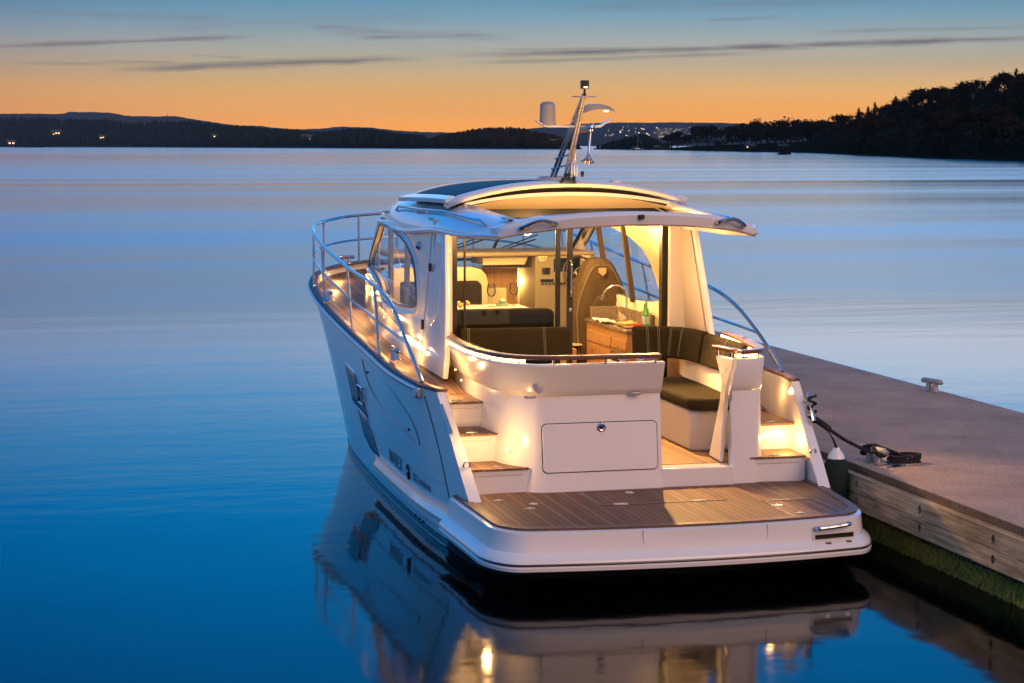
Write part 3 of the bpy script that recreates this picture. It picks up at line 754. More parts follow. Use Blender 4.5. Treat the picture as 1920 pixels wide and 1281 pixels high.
m = MB(); m.ball((.16, 3.93, 3.695), .05); m.tube([(.05, 3.95, 3.66), (.17, 3.93, 3.68)], .03, 8); m.build('search_light', 'chrome', mst)
hrn = MB(); hrn.lathe([(.012, 0), (.013, -.20), (.016, -.24), (.03, -.28), (.060, -.31), (.070, -.318), (.06, -.322), (.01, -.25)], (.16, 3.93, 3.67), 18, Matrix.Rotation(R(-14), 4, 'X') @ Matrix.Rotation(R(9), 4, 'Y')); hrn.build('horn', 'chrome', mst)
m = MB(); m.box(-.035, .035, 3.56, 3.63, 4.065, 4.145); m.tube([(0, 3.6, 3.98), (0, 3.6, 4.07)], .012, 8); tl = m.build('mast_light', 'plastic', mst, bevel=.005)
m = MB(); m.box(-.018, .018, 3.552, 3.56, 4.073, 4.084); m.build('light_lens', 'lamp', tl)
m = MB(); m.loft([[(x, 3.56, 3.985+.01*abs(x/.11)), (x, 3.64, 3.985), (x, 3.64, 3.991), (x, 3.56, 3.996)] for x in (-.115, 0, .115)]); m.build('masthead_plate', 'steel', mst)
m = MB()
for i in range(9):
    a = (.02+rnd.uniform(-.10, .10), 4.10+rnd.uniform(-.04, .04), 3.20+rnd.uniform(-.01, .07)); m.tube([a, (a[0]+rnd.uniform(-.04, .04), a[1]-.05, a[2]-.03)], .017, 8)
m.build('connector_cluster', 'rubber', mst)
m = MB()
for k in range(3): m.tube(curve3([(.02+.02*k, 4.08, 3.22), (.0+.03*k, 4.05, 3.32), (.05, 4.1, 3.42-.02*k), (.02, 3.98, 3.58)], 5), .005, 5)
m.build('mast_cable', 'gel', mst)
m = MB(); m.lathe([(.062, 0), (.068, .012), (.066, .026), (.045, .042), (.001, .048)], (.53, 4.32, 3.14), 20); m.build('antenna_dome', 'gel', boat, smooth=50)

# ------------------------------------------------------------------ rails (port top rail fitted from the photo)
def railz(y): return zs(y)+.66
def rx(y): return max(tab(XS, y)-.05, 0)
def bowpt(a, h, inset=.06):
    """a: 0 at y=11 port .. 1 at stem"""
    y = lerp(11.0, 12.15, math.sin(a*math.pi/2)); x = tab(XS, y)-inset
    if a > .97: x = .02
    return (-max(x, .0), y-.06, zs(y)+h)
for s in (-1, 1):
    top = [(-rx(2.86)+.0, 2.84, 1.37), (-1.76, 3.05, 1.48), (-1.77, 3.55, 1.70), (-1.76, 4.1, 1.90), (-1.75, 4.75, 2.03), (-1.74, 5.7, 2.10)]
    top += [(-rx(y), y, railz(y)+.0) for y in (6.8, 7.8, 8.8, 9.8, 10.4)]
    top += [(-1.50, 11.05, railz(11)), (-1.25, 11.5, railz(11.4)-.0), (-.92, 11.82, railz(11.7)), (-.5, 12.02, railz(11.9)), (-.28, 12.06, railz(12)-.02), (-.24, 12.06, railz(12)-.12), (-.24, 12.06, 2.0)]
    P = curve3(top, 6)
    if s > 0: P = [Vector((-p.x, p.y, p.z)) for p in P]
    m = MB(); m.tube(P, .0195, 10); rail = m.build('guard_rail', 'chrome', boat)
    low = [(-1.77, 3.50, 1.68), (-1.775, 4.0, 1.70)]+[(-rx(y), y, zs(y)+.33) for y in (4.9, 6, 7, 8, 9, 9.8, 10.4)]+[(-1.50, 11.05, zs(11)+.33), (-1.25, 11.5, zs(11.4)+.33), (-.92, 11.82, zs(11.7)+.33), (-.5, 12.0, zs(11.9)+.33), (-.24, 12.06, zs(12)+.33)]
    P = curve3(low, 6)
    if s > 0: P = [Vector((-p.x, p.y, p.z)) for p in P]
    m = MB(); m.tube(P, .0145, 8); m.build('lower_rail', 'chrome', rail)
    for yb, yt in ((4.9, 5.3), (6.75, 7.15), (8.9, 9.2), (10.2, 10.35)):
        m = MB(); m.tube([(s*(rx(yb)+.01), yb, zs(yb)), (s*rx(yt), yt, railz(yt))], .0145, 8); m.lathe([(.03, 0), (.03, .01), (.018, .02)], (s*(rx(yb)+.01), yb, zs(yb)), 10); m.build('stanchion', 'chrome', rail)
    for (xb, yb, xt, yt) in ((1.38, 11.2, 1.36, 11.34), (.80, 11.86, .80, 11.88)):
        m = MB(); m.tube([(s*xb, yb, zs(yb)), (s*xt, yt, railz(yt)-.0)], .0145, 8); m.build('stanchion', 'chrome', rail)
def cleat(x, y, z, parent, rz=0, L=.22, mat='chrome', name='deck_cleat', h=.075):
    m = MB(); r = L*.09
    m.tube([(0, -L/2, h-.012), (0, -L*.42, h), (0, -L*.2, h), (0, L*.2, h), (0, L*.42, h), (0, L/2, h-.012)], [r*.6, r, r, r, r, r*.6], 10)
    for q in (-.16, .16): m.tube([(0, L*q, 0), (0, L*q, h)], [r*1.3, r*.9], 10); m.lathe([(r*2, 0), (r*1.9, .008), (r*1.1, .012)], (0, L*q, 0), 10)
    mt = Matrix.Translation((x, y, z)) @ Matrix.Rotation(rz, 4, 'Z'); m.v = [tuple(mt @ Vector(v)) for v in m.v]
    return m.build(name, mat, parent)
for s in (-1, 1):
    cleat(s*1.70, 4.45, zs(4.45)+.02, boat, 0, .30, h=.10); cleat(s*1.66, 8.95, zs(8.95)+.02, boat, 0, .30, h=.10); cleat(s*1.0, 11.72, zs(11.7)+.02, boat, R(65)*s, .26, h=.09)
# handles on the quarter wings
for s in (-1, 1):
    m = MB(); a = Vector((s*1.73, wing(1.22)-.07, 1.25)); b = Vector((s*1.69, wing(1.02)-.09, 1.02)); m.tube([a, b], .021, 10)
    for t in (.25, .75):
        p = a.lerp(b, t); m.tube([p, p+Vector((-s*.03, .10, -.02))], .014, 8)
    m.build('wing_handle', 'chrome', boat)
    m = MB(); c = Vector((s*1.60, wing(.78)-.015, .78)); m.tube([c+Vector((.028*math.cos(t), 0, .03*math.sin(t))) for t in [i*math.pi/7 for i in range(15)]], .007, 6); m.build('tie_ring', 'chrome', boat)
# courtesy lamps
LP = [(-1.33, 11.1, 1.83), (-1.50, 10.4, 1.74), (-1.17, 8.8, 1.74), (-1.27, 8.1, 1.68), (-1.365, 6.9, 1.62), (-1.375, 5.45, 1.54), (-1.38, 4.75, 1.47), (-1.352, 3.25, 1.43), (-1.352, 3.0, 1.36), (-1.185, 1.93, .86), (1.25, 2.03, .87), (1.70, 2.62, 1.22), (1.50, 2.188, .86), (1.585, 1.95, .83)]
for i, p in enumerate(LP):
    m = MB(); m.ball(p, .008 if i < 9 else .011, n=8); m.build('courtesy_lamp', 'led', boat)
    off = {9: (-.22, -.17, .10), 10: (.12, -.12, 0), 11: (-.12, 0, 0), 12: (0, -.12, 0), 13: (-.12, 0, 0)}.get(i, (-.16, -.02, .0) if i > 1 else (.12, -.05, -.02))
    l = bpy.data.lights.new('courtesy_light', 'POINT'); l.energy = 7 if i in (7, 8) else 6.0 if i < 9 else (11.0 if i == 9 else 2.6); l.color = WARM; l.shadow_soft_size = .03
    o = bpy.data.objects.new('courtesy_light', l); col.objects.link(o); o.location = Vector(p)+Vector(off); o.parent = boat
# ------------------------------------------------------------------ cockpit and saloon
m = MB(); m.box(-1.2, 1.25, 1.9, 4.5, .655, .68); m.build('cockpit_sole', 'teakX', boat, smooth=None)
m = MB(); m.box(-1.32, 1.32, 4.62, 8.6, .70, .725); m.build('saloon_sole', 'oak', boat, smooth=None)
def cushion(poly, z0, z1, name, mat='fabric', r=.03):
    m = MB(); m.prism(poly, lambda x, y: (x, y, z0), lambda x, y: (x, y, z1)); return m.build(name, mat, boat, bevel=r, bseg=3, smooth=50)
cb = MB(); cb.prism([(.74, 2.58), (.80, 2.52), (1.22, 2.52), (1.24, 4.34), (.76, 4.34)], lambda x, y: (x, y, .68), lambda x, y: (x, y, 1.065)); cb.build('seat_base', 'gelmatte', boat, bevel=.03, bseg=3)
cushion([(.70, 2.56), (.82, 2.42), (1.26, 2.46), (1.26, 4.2), (.74, 4.2)], 1.075, 1.185, 'seat_cushion')
m = MB(); m.box(1.24, 1.30, 2.5, 4.35, 1.19, 1.60); m.build('seat_backing', 'cream', boat)
m = MB(); m.box(-1.15, -1.06, 2.1, 4.3, .68, 1.60); m.build('seat_backing', 'cream', boat)
def backrest(path, z0, z1, th, name='backrest', lean=.05):
    rings = []; P = [Vector((*p, 0)) for p in path]
    for i, p in enumerate(P):
        t = (P[min(i+1, len(P)-1)]-P[max(i-1, 0)]).normalized(); s_ = Vector((-t.y, t.x, 0))
        a = p+s_*lean
        rings.append([p+Vector((0, 0, z0)), p+s_*th+Vector((0, 0, z0)), a+s_*th*.9+Vector((0, 0, z1-.02)), a+s_*th*.5+Vector((0, 0, z1)), a+Vector((0, 0, z1-.02))])
    o = MB().loft(rings).build(name, 'fabric', boat, bevel=.022, bseg=3, smooth=50)
    return o, P
def seams(par, P, z0, z1, at, lean):
    m = MB()
    for f in at:
        for d in (-.008, .008):
            i = min(int(f*(len(P)-1)), len(P)-2); t = f*(len(P)-1)-i; p = P[i].lerp(P[i+1], t); tv = (P[i+1]-P[i]).normalized(); s_ = Vector((-tv.y, tv.x, 0)); q = p+tv*d
            m.tube([q+s_*(-.004)+Vector((0, 0, z0+.03)), q+s_*(lean*.5-.006)+Vector((0, 0, (z0+z1)/2)), q+s_*(lean-.004)+Vector((0, 0, z1-.03)), q+s_*(lean+.02)+Vector((0, 0, z1+.001))], .0022, 4)
    m.build('stitching', 'stitch', par)
o, P = backrest([(-1.07, 4.30), (-.8, 4.24), (-.4, 4.22), (.055, 4.22)], 1.38, 1.715, .12); seams(o, P, 1.38, 1.715, (.1, .8), .05)
o, P = backrest([(.72, 4.22), (.9, 4.22), (1.02, 4.20), (1.10, 4.12), (1.155, 3.95), (1.165, 3.6)], 1.38, 1.70, .10); seams(o, P, 1.38, 1.70, (.16, .32, .5, .68), .05)
o, P = backrest([(1.165, 3.56), (1.165, 3.1), (1.15, 2.7), (1.10, 2.36)], 1.38, 1.69, .10); seams(o, P, 1.38, 1.69, (.5,), .05)
o, P = backrest([(-1.05, 2.3), (-1.06, 3.1), (-1.06, 4.1)], 1.35, 1.63, -.08)
m = MB(); m.box(-1.05, .0, 3.7, 4.3, .68, 1.07); m.build('seat_base', 'gelmatte', boat, bevel=.02); cushion([(-1.05, 3.6), (.04, 3.6), (.04, 4.2), (-1.05, 4.2)], 1.075, 1.18, 'seat_cushion')
m = MB()
for x in (-.14, .02): m.lathe([(.036, 0), (.038, .012), (.028, .012), (.026, -.05), (.001, -.05)], (x, 1.88, 1.63), 14)
split_build(m, 'cup_holder', 'chrome', boat)
# galley
X0, X1, Y0, Y1, ZT = .89, 1.28, 5.05, 6.6, 1.585
m = MB(); m.box(X0+.012, X1, Y0+.02, Y1-.01, .725, ZT-.036); gal = m.build('galley_cabinet', 'oak', boat)
m = MB(); m.box(X0-.01, X1+.02, Y0-.015, Y1, ZT-.034, ZT); m.build('worktop', 'cond', gal, bevel=.004)
m = MB(); m.box(X0+.05, X1-.02, Y1-.03, Y1, ZT+.001, ZT+.13); m.box(X1-.01, X1+.01, Y0+.3, Y1-.04, ZT+.001, ZT+.13); m.build('splashback', 'cond', gal, bevel=.003)
m = MB(); kn = MB()
for (a, b, c, d) in ((6.06, 6.52, .98, 1.32), (5.64, 6.03, .98, 1.32), (6.06, 6.52, .75, .96), (5.64, 6.03, .75, .96), (5.64, 6.52, 1.345, 1.465), (5.08, 5.6, 1.36, 1.465)):
    m.box(X0-.002, X0+.010, a, b, c, d)
    kn.box(X0-.010, X0-.002, (a+b)/2-.006, (a+b)/2+.006, d-.10, d-.065)
split_build(m, 'cabinet_door', 'oak', gal, bevel=.003); split_build(kn, 'door_knob', 'chrome', gal)
m = MB(); m.box(X0-.001, X0+.011, 5.10, 5.58, .80, 1.32); ov = m.build('oven', 'plastic', gal); m = MB(); m.box(X0-.006, X0+.002, 5.10, 5.58, 1.25, 1.33); m.build('control_panel', 'steel', ov)
m = MB(); m.tube([(X0-.001, 5.13, 1.22), (X0-.04, 5.14, 1.22), (X0-.04, 5.55, 1.22), (X0-.001, 5.56, 1.22)], .008, 8); m.build('oven_handle', 'chrome', ov)
def faucet():
    m = MB(); m.tube(curve3([(1.20, 6.05, ZT), (1.20, 6.05, ZT+.22), (1.18, 6.06, ZT+.36), (1.08, 6.10, ZT+.40), (.99, 6.15, ZT+.34), (.96, 6.17, ZT+.27)], 6), .011, 8); m.lathe([(.03, 0), (.03, .02), (.018, .03)], (1.2, 6.05, ZT+.001), 14); m.tube([(.965, 6.165, ZT+.285), (.952, 6.175, ZT+.235)], .016, 8); m.build('tap', 'steel', gal)
faucet()
m = MB(); m.box(.60, .74, 4.95, 5.5, .73, 1.32); c2 = m.build('side_cabinet', 'cream', boat, bevel=.01) if False else None
m = MB(); m.box(.50, .70, 6.3, 7.15, .73, 1.27); c2 = m.build('side_cabinet', 'oak', boat, bevel=.005); m = MB(); m.box(.50, .85, 6.60, 7.17, 1.272, 1.29); m.build('cabinet_top', 'cream', c2)
# helm seat
CX = 1.12
SO = [(0, 2.25), (.085, 2.235), (.145, 2.185), (.195, 2.09), (.25, 1.97), (.305, 1.82), (.345, 1.62), (.34, 1.40), (.33, 1.05)]
SO = [(p.x, p.y) for p in curve3([(x, z, 0) for x, z in SO], 3)]
def shell(sc, y0, depth, z0=1.05, puff=.05, dz=0):
    # padded surface: outline rings shrinking towards the face
    rings = []
    full = [(CX+x, z) for x, z in SO]+[(CX-x, z) for x, z in reversed(SO[1:])]
    cz = 1.6
    for k, (s_, d) in enumerate(((1, 0), (1.0, -.05), (.985, -.085), (.95, -.115), (.88, -.13), (.6, -.14), (.25, -.145), (.02, -.146))):
        rings.append([(CX+(x-CX)*s_*sc, 6.78+y0+d*depth+(z-1.05)*.07, cz+(z-cz)*s_*sc+dz) for x, z in full])
    back = [(x2, y2+.16, z2) for x2, y2, z2 in rings[0]]
    return MB().loft([back]+rings, caps=True)
hs = shell(1, 0, 1).build('helm_seat', 'suede', boat, smooth=70)
shell(.60, -.132, .28, dz=-.16).build('seat_back_panel', 'suede', hs, smooth=70)
m = MB()
for k, (s_, d) in enumerate(((.90, -.131), (.875, -.134))):
    full = [(CX+x, z) for x, z in SO]+[(CX-x, z) for x, z in reversed(SO[1:])]
    m.tube([(CX+(x-CX)*s_, 6.775+d+(z-1.05)*.07, 1.6+(z-1.6)*s_) for x, z in full], .003, 4)
m.build('stitching', 'stitch', hs)
m = MB(); m.prism([(1.08, 2.14), (1.16, 2.14), (1.16, 2.085), (1.12, 2.05), (1.08, 2.085)], lambda x, z: (x, 6.73, z), lambda x, z: (x, 6.695, z)); m.build('seat_badge', pbr('badge_leather', (.55, .28, .16), .6), hs)
m = MB(); m.prism([(.72, 0), (1.36, 0), (1.36, .5), (.72, .5)], lambda x, y: (x, 6.8+y, 1.15), lambda x, y: (x, 6.8+y, 1.30)); m.build('seat_squab', 'suede', hs, bevel=.04, smooth=60)
# dashboard
m = MB(); m.box(-1.16, 1.28, 7.55, 8.5, 2.235, 2.285); ds = m.build('dashboard', 'dash', boat, bevel=.02)
m = MB(); m.loft([[(.57, 7.62, z), (1.27, 7.62, z), (1.27, 8.4, z), (.57, 8.4, z)] if z < 1.5 else [(.56, 7.58, z), (1.27, 7.58, z), (1.27, 8.4, z), (.56, 8.4, z)] for z in (.73, 1.45, 1.75, 2.24)]); con = m.build('helm_console', 'dash', boat, bevel=.01)
m = MB(); m.box(.78, 1.10, 7.565, 7.58, 2.05, 2.21); m.box(.64, .74, 7.568, 7.58, 2.02, 2.10); m.box(.62, .78, 7.568, 7.58, 1.93, 1.965); split_build(m, 'instrument_screen', 'darkglass', con, bevel=.004)
m = MB()
for i in range(10): m.box(.63+.045*i, .655+.045*i, 7.556, 7.568, 1.90, 1.925)
split_build(m, 'switch', 'plastic', con)
m = MB()
for x in (.645, 1.17): m.lathe([(.055, 0), (.057, .008), (.048, .014), (.001, .016)], (x, 7.575, 2.225), 20, Matrix.Rotation(R(90), 4, 'X'))
spk = split_build(m, 'speaker', 'cream', con, smooth=50)
m = MB()
for x in (.645, 1.17):
    for a in range(4): m.ball((x+.022*math.cos(a*1.57+.78), 7.557, 2.225+.022*math.sin(a*1.57+.78)), .007)
m.build('speaker_hole', 'black', spk)
whl = MB(); c = Vector((.99, 7.2, 2.06)); tv = Matrix.Rotation(R(-20), 3, 'X')
whl.tube([c+tv @ Vector((.19*math.cos(a), 0, .19*math.sin(a))) for a in [i*math.pi/16 for i in range(33)]], .015, 8)
for a in (R(30), R(150), R(270)): whl.tube([c, c+tv @ Vector((.18*math.cos(a), 0, .18*math.sin(a)))], .011, 6)
whl.tube([c, c+Vector((0, .27, -.06))], .03, 8); wh = whl.build('steering_wheel', 'plastic', boat)
m = MB(); m.tube([c+tv @ Vector((.052*math.cos(a), -.02, .052*math.sin(a))) for a in [i*math.pi/8 for i in range(17)]], .006, 6); m.build('wheel_hub', 'steel', wh)
m = MB(); m.loft([[(-.05, 7.66, 2.235), (.50, 7.66, 2.235), (.50, 8.3, 2.235), (-.05, 8.3, 2.235)], [(-.05, 7.68, 2.13), (.46, 7.68, 2.13), (.46, 8.3, 2.13), (-.05, 8.3, 2.13)]]); m.build('dash_underside', 'cream', boat, bevel=.01)
m = MB(); m.box(.02, .44, 7.95, 8.0, .75, 2.128); m.build('wood_bulkhead', 'oak', boat)
m = MB(); m.box(.445, .56, 8.3, 8.34, .75, 2.13); m.box(-.02, .25, 7.72, 7.94, .75, 1.86); m.build('companionway_lining', 'cream', boat, bevel=.01)
m = MB(); m.prism([(-1.15, 1.4), (-.02, 1.4), (-.02, 1.95), (-.05, 2.03), (-.10, 2.09), (-.2, 2.12), (-1.15, 2.12)], lambda x, z: (x, 7.50, z), lambda x, z: (x, 7.70, z)); m.build('seat_surround', 'cream', boat, bevel=.02)
for i, (a, b) in enumerate(((-1.1, -.16),)):
    m = MB(); m.prism([(a, 1.45), (b, 1.45), (b, 1.94), (b-.05, 1.98), (a, 1.98)], lambda x, z: (x, 7.22, z), lambda x, z: (x, 7.36, z)); m.build('dinette_seat_back', 'fabric', boat, bevel=.03, bseg=3, smooth=60)
m = MB(); m.box(-1.12, -.22, 7.1, 7.7, .73, 1.45); m.build('dinette_base', 'cream', boat)
m = MB(); m.prism([(-1.12, 1.2), (.02, 1.2), (.02, 1.82), (-.02, 1.86), (-1.12, 1.86)], lambda x, z: (x, 4.74, z), lambda x, z: (x, 4.92, z)); sf = m.build('saloon_sofa', 'fabric', boat, bevel=.03, bseg=3, smooth=60)
m = MB(); m.box(-1.12, .0, 4.72, 5.3, .73, 1.22); m.build('sofa_base', 'cream', sf)
# saloon table
m = MB(); m.prism([(-1.05, 5.55), (-.12, 5.55), (-.08, 5.6), (-.08, 6.75), (-.12, 6.8), (-1.05, 6.8)], lambda x, y: (x, y, 1.685), lambda x, y: (x, y, 1.715)); tbl = m.build('saloon_table', 'oak', boat, bevel=.006)
m = MB(); m.tube([(-.55, 6.15, .73), (-.55, 6.15, 1.68)], .05, 14); m.build('table_leg', 'steel', tbl)
# glowing ceiling disc by the door, above the brightened side lining
m = MB(); m.lathe([(.05, 0), (.05, -.015), (.001, -.016)], (1.05, 5.25, 2.86), 20); m.build('ceiling_lamp', 'lamp', boat, smooth=60)
# console compass on the dash
m = MB(); m.ball((-.42, 7.9, 2.33), .06, .06, .055); m.box(-.47, -.37, 7.86, 7.95, 2.283, 2.30); m.build('compass', 'plastic', boat)

# ---- loose things on board
def wine_glass(name='wine_glass'):
    r = empty(name); m = MB(); m.lathe([(.034, 0), (.033, .003), (.005, .008), (.004, .085), (.012, .095), (.034, .12), (.043, .15), (.040, .19), (.033, .235), (.032, .235), (.038, .19), (.041, .15), (.032, .122), (.006, .10)], n=20)
    m.build('bowl', 'wglass', r, smooth=60); return r
def glassy(name, tint, rough=.02):
    m_, nt, out = nm(name); L = nt.links.new
    t = N(nt, 'ShaderNodeBsdfTransparent'); t.inputs[0].default_value = (*tint, 1); g = N(nt, 'ShaderNodeBsdfGlossy', Roughness=rough)
    lw = N(nt, 'ShaderNodeLayerWeight', Blend=.22); mx = N(nt, 'ShaderNodeMixShader'); L(lw.outputs['Fresnel'], mx.inputs[0]); L(t.outputs[0], mx.inputs[1]); L(g.outputs[0], mx.inputs[2]); L(mx.outputs[0], out.inputs[0]); return m_
M['wglass'] = glassy('wine_glass_clear', (.97, .96, .94)); M['green'] = pbr('green_bottle_glass', (.06, .42, .07), .08, coat=1, spec=.8); M['label'] = pbr('bottle_label', (.55, .65, .68), .5)
M['white'] = pbr('white_cloth', (.75, .72, .68), .9, vary=.05); M['red'] = pbr('tomato_red', (.6, .07, .03), .35); M['leaf'] = pbr('salad_green', (.22, .42, .05), .6, vary=.3); M['veg'] = pbr('pale_vegetables', (.75, .60, .25), .6, vary=.25, vscale=30)
g1 = tag(wine_glass(), 'clear wine glass on the saloon table, left one of the pair', 'wine glass', 'wine glasses on the saloon table'); g1.location = (-.40, 5.78, 1.715+.09); g1.scale = (1.12, 1.12, 1.05)
g2 = copy_tree(g1); g2['label'] = 'clear wine glass on the saloon table, right one nearer the wooden bulkhead'; g2.location = (-.12, 5.9, 1.715+.09)
# low boxes raise the place setting: a folded cloth under the glasses
m = MB(); m.box(-.98, -.02, 5.62, 6.1, 1.716, 1.802); o = m.build('serving_tray', 'white', None, bevel=.01); tag(o, 'pale serving tray on the saloon table under the wine glasses', 'tray')
m = MB()
for i in range(26):
    x, y = rnd.uniform(-.95, -.62), rnd.uniform(5.66, 5.9); m.ball((x, y, 1.82+rnd.uniform(0, .03)), rnd.uniform(.014, .03), n=6)
o = m.build('plate_of_food', 'veg', None); tag(o, 'plate of yellow and green food at the left of the saloon table', 'food')
m = MB(); m.ball((-.26, 5.85, 1.855), .045, .045, .03); m.box(-.32, -.20, 5.81, 5.9, 1.803, 1.835); o = m.build('napkin', pbr('mint_napkin', (.45, .62, .5), .9), None); tag(o, 'folded mint green napkin between the two wine glasses', 'napkin')
btl = tag(empty('water_bottle', (1.13, 5.13, ZT)), 'green glass water bottle with pale label standing at the worktop corner', 'bottle')
m = MB(); m.lathe([(.001, .002), (.036, .002), (.038, .02), (.038, .15), (.032, .185), (.018, .225), (.013, .25), (.013, .285)], n=20); m.build('bottle_body', 'green', btl, smooth=60)
m = MB(); m.lathe([(.0385, .055), (.039, .057), (.039, .135), (.0385, .137)], n=20); m.build('bottle_label', 'label', btl)
m = MB(); m.lathe([(.015, .283), (.015, .305), (.001, .306)], n=14); m.build('cap', 'steel', btl)
b2 = tag(empty('dark_bottle', (1.22, 5.45, ZT)), 'small dark oil bottle at the back of the worktop behind the green bottle', 'bottle')
m = MB(); m.lathe([(.001, .002), (.028, .002), (.028, .14), (.012, .18), (.012, .24), (.001, .241)], n=16); m.build('bottle_body', 'plastic', b2, smooth=60)
m = MB(); m.box(.95, 1.20, 5.22, 5.62, ZT+.004, ZT+.022); tray = m.build('chopping_board', 'oak', None, bevel=.006); tag(tray, 'wooden chopping board lying on the galley worktop', 'chopping board')
for i in range(12):
    m = MB(); m.ball((1.045+.024*(i % 6), 5.25+.03*(i//6)+rnd.uniform(-.004, .004), ZT+.036), .014, n=8)
    tag(m.build('tomato', 'red', None), 'small red tomato in the heap at the near end of the chopping board', 'tomato', 'tomatoes on the chopping board')
m = MB()
for i in range(16):
    x, y = rnd.uniform(.98, 1.05), rnd.uniform(5.36, 5.56); a = rnd.uniform(-.2, .2); m.tube([(x-.05, y-a*.1, ZT+.034), (x+.08, y+a*.2, ZT+.045)], [.010, .014], 6)
tag(m.build('vegetables', 'veg', None), 'pale yellow vegetables laid across the chopping board', 'vegetables')
m = MB(); 
for i in range(30):
    x, y = 1.20+rnd.uniform(-.04, .04), 5.30+rnd.uniform(-.08, .08); z = ZT+.12+rnd.uniform(0, .08); m.ball((x, y, z), .018, .022, .008, n=6)
for i in range(1): m.lathe([(.03, 0), (.045, .10), (.05, .12), (.001, .12)], (1.2, 5.3, ZT+.001), 12)
tag(m.build('herb_pot', 'leaf', None), 'pot of bright green herbs at the right end of the worktop', 'herbs')
m = MB()
def tw(u, v):
    return (.86+.14*u, 5.75+.5*v+.02*math.sin(u*9), ZT+.012+.012*math.sin(v*14+u*5)+.01)
m.grid(tw, 10, 16); tag(m.build('crumpled_paper', 'white', None, solid=.004), 'crumpled white paper packet lying on the worktop by the sink', 'paper')
M['towel'] = pbr('striped_towel', (.62, .52, .45), .95, vary=.3, vscale=22)
def towel(y0, y1, z0, nm_, lab):
    m = MB()
    def f(u, v):
        y = lerp(y0, y1, u); return (X0-.055-.012*math.sin(u*17)-.01*v, y, lerp(1.232, z0+.03*math.sin(u*5), v))
    m.grid(f, 18, 10); o = m.build(nm_, 'white' if 'white' in lab else 'towel', None, solid=.012); tag(o, lab, 'towel'); return o
towel(5.40, 5.56, .85, 'tea_towel', 'long white tea towel hanging over the oven handle')
towel(5.14, 5.37, .95, 'tea_towel', 'short striped tea towel hanging beside the long white one')
# ------------------------------------------------------------------ camera model
F_ = 3700.; HY = 272.; CAM = Vector((-5.30094, -14.72782, 3.52869)); PITCH = math.atan((640.5-HY)/F_); YAW = math.atan((960-30.)*math.cos(PITCH)/F_)
cd = bpy.data.cameras.new('camera'); cam = bpy.data.objects.new('camera', cd); col.objects.link(cam); scene.camera = cam
cd.sensor_width = 36; cd.lens = F_/1920*36; cd.clip_start = .5; cd.clip_end = 60000
fw = Vector((math.sin(YAW)*math.cos(PITCH), math.cos(YAW)*math.cos(PITCH), -math.sin(PITCH))); rt = Vector((math.cos(YAW), -math.sin(YAW), 0)); up = rt.cross(fw)
cam.matrix_world = Matrix(((rt.x, up.x, -fw.x, CAM.x), (rt.y, up.y, -fw.y, CAM.y), (rt.z, up.z, -fw.z, CAM.z), (0, 0, 0, 1)))
def az(px): return YAW+math.atan((px-960)/F_)
def far(px, D, z=0):
    a = az(px); return Vector((CAM.x+D*math.sin(a), CAM.y+D*math.cos(a), z))
def hz(py, D): return CAM.z+(HY-py)*D/F_
def lin(T, x):
    if x <= T[0][0]: return T[0][1]
    for a, b in zip(T, T[1:]):
        if x <= b[0]: return lerp(a[1], b[1], (x-a[0])/(b[0]-a[0]))
    return T[-1][1]

# ------------------------------------------------------------------ pontoon
def speckled(name, c1, c2, scale, rough, bump):
    m, nt, out = nm(name); L = nt.links.new; b = N(nt, 'ShaderNodeBsdfPrincipled', Roughness=rough); tc = N(nt, 'ShaderNodeTexCoord')
    n = N(nt, 'ShaderNodeTexNoise', Scale=float(scale), Detail=3.0, Roughness=.8); L(tc.outputs['Object'], n.inputs['Vector'])
    n2 = N(nt, 'ShaderNodeTexNoise', Scale=1.3, Detail=6.0, Roughness=.65); L(tc.outputs['Object'], n2.inputs['Vector'])
    cr = N(nt, 'ShaderNodeValToRGB'); L(n.outputs['Fac'], cr.inputs[0]); e = cr.color_ramp.elements; e[0].position = .36; e[0].color = (*c1, 1); e[1].position = .66; e[1].color = (*c2, 1)
    mx = N(nt, 'ShaderNodeMixRGB', blend_type='MULTIPLY'); mx.inputs[0].default_value = 1
    mr = N(nt, 'ShaderNodeMapRange'); mr.inputs['From Min'].default_value = .3; mr.inputs['From Max'].default_value = .7; mr.inputs['To Min'].default_value = .70; mr.inputs['To Max'].default_value = 1.12; L(n2.outputs['Fac'], mr.inputs[0])
    L(cr.outputs[0], mx.inputs[1]); L(mr.outputs[0], mx.inputs[2]); L(mx.outputs[0], b.inputs['Base Color'])
    bp = N(nt, 'ShaderNodeBump', Strength=bump, Distance=.01); L(n.outputs['Fac'], bp.inputs['Height']); L(bp.outputs[0], b.inputs['Normal']); L(b.outputs[0], out.inputs[0]); return m
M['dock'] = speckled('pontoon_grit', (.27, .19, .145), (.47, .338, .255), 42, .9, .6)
M['dockedge'] = speckled('pontoon_kerb', (.07, .045, .03), (.22, .15, .10), 30, .9, .5)
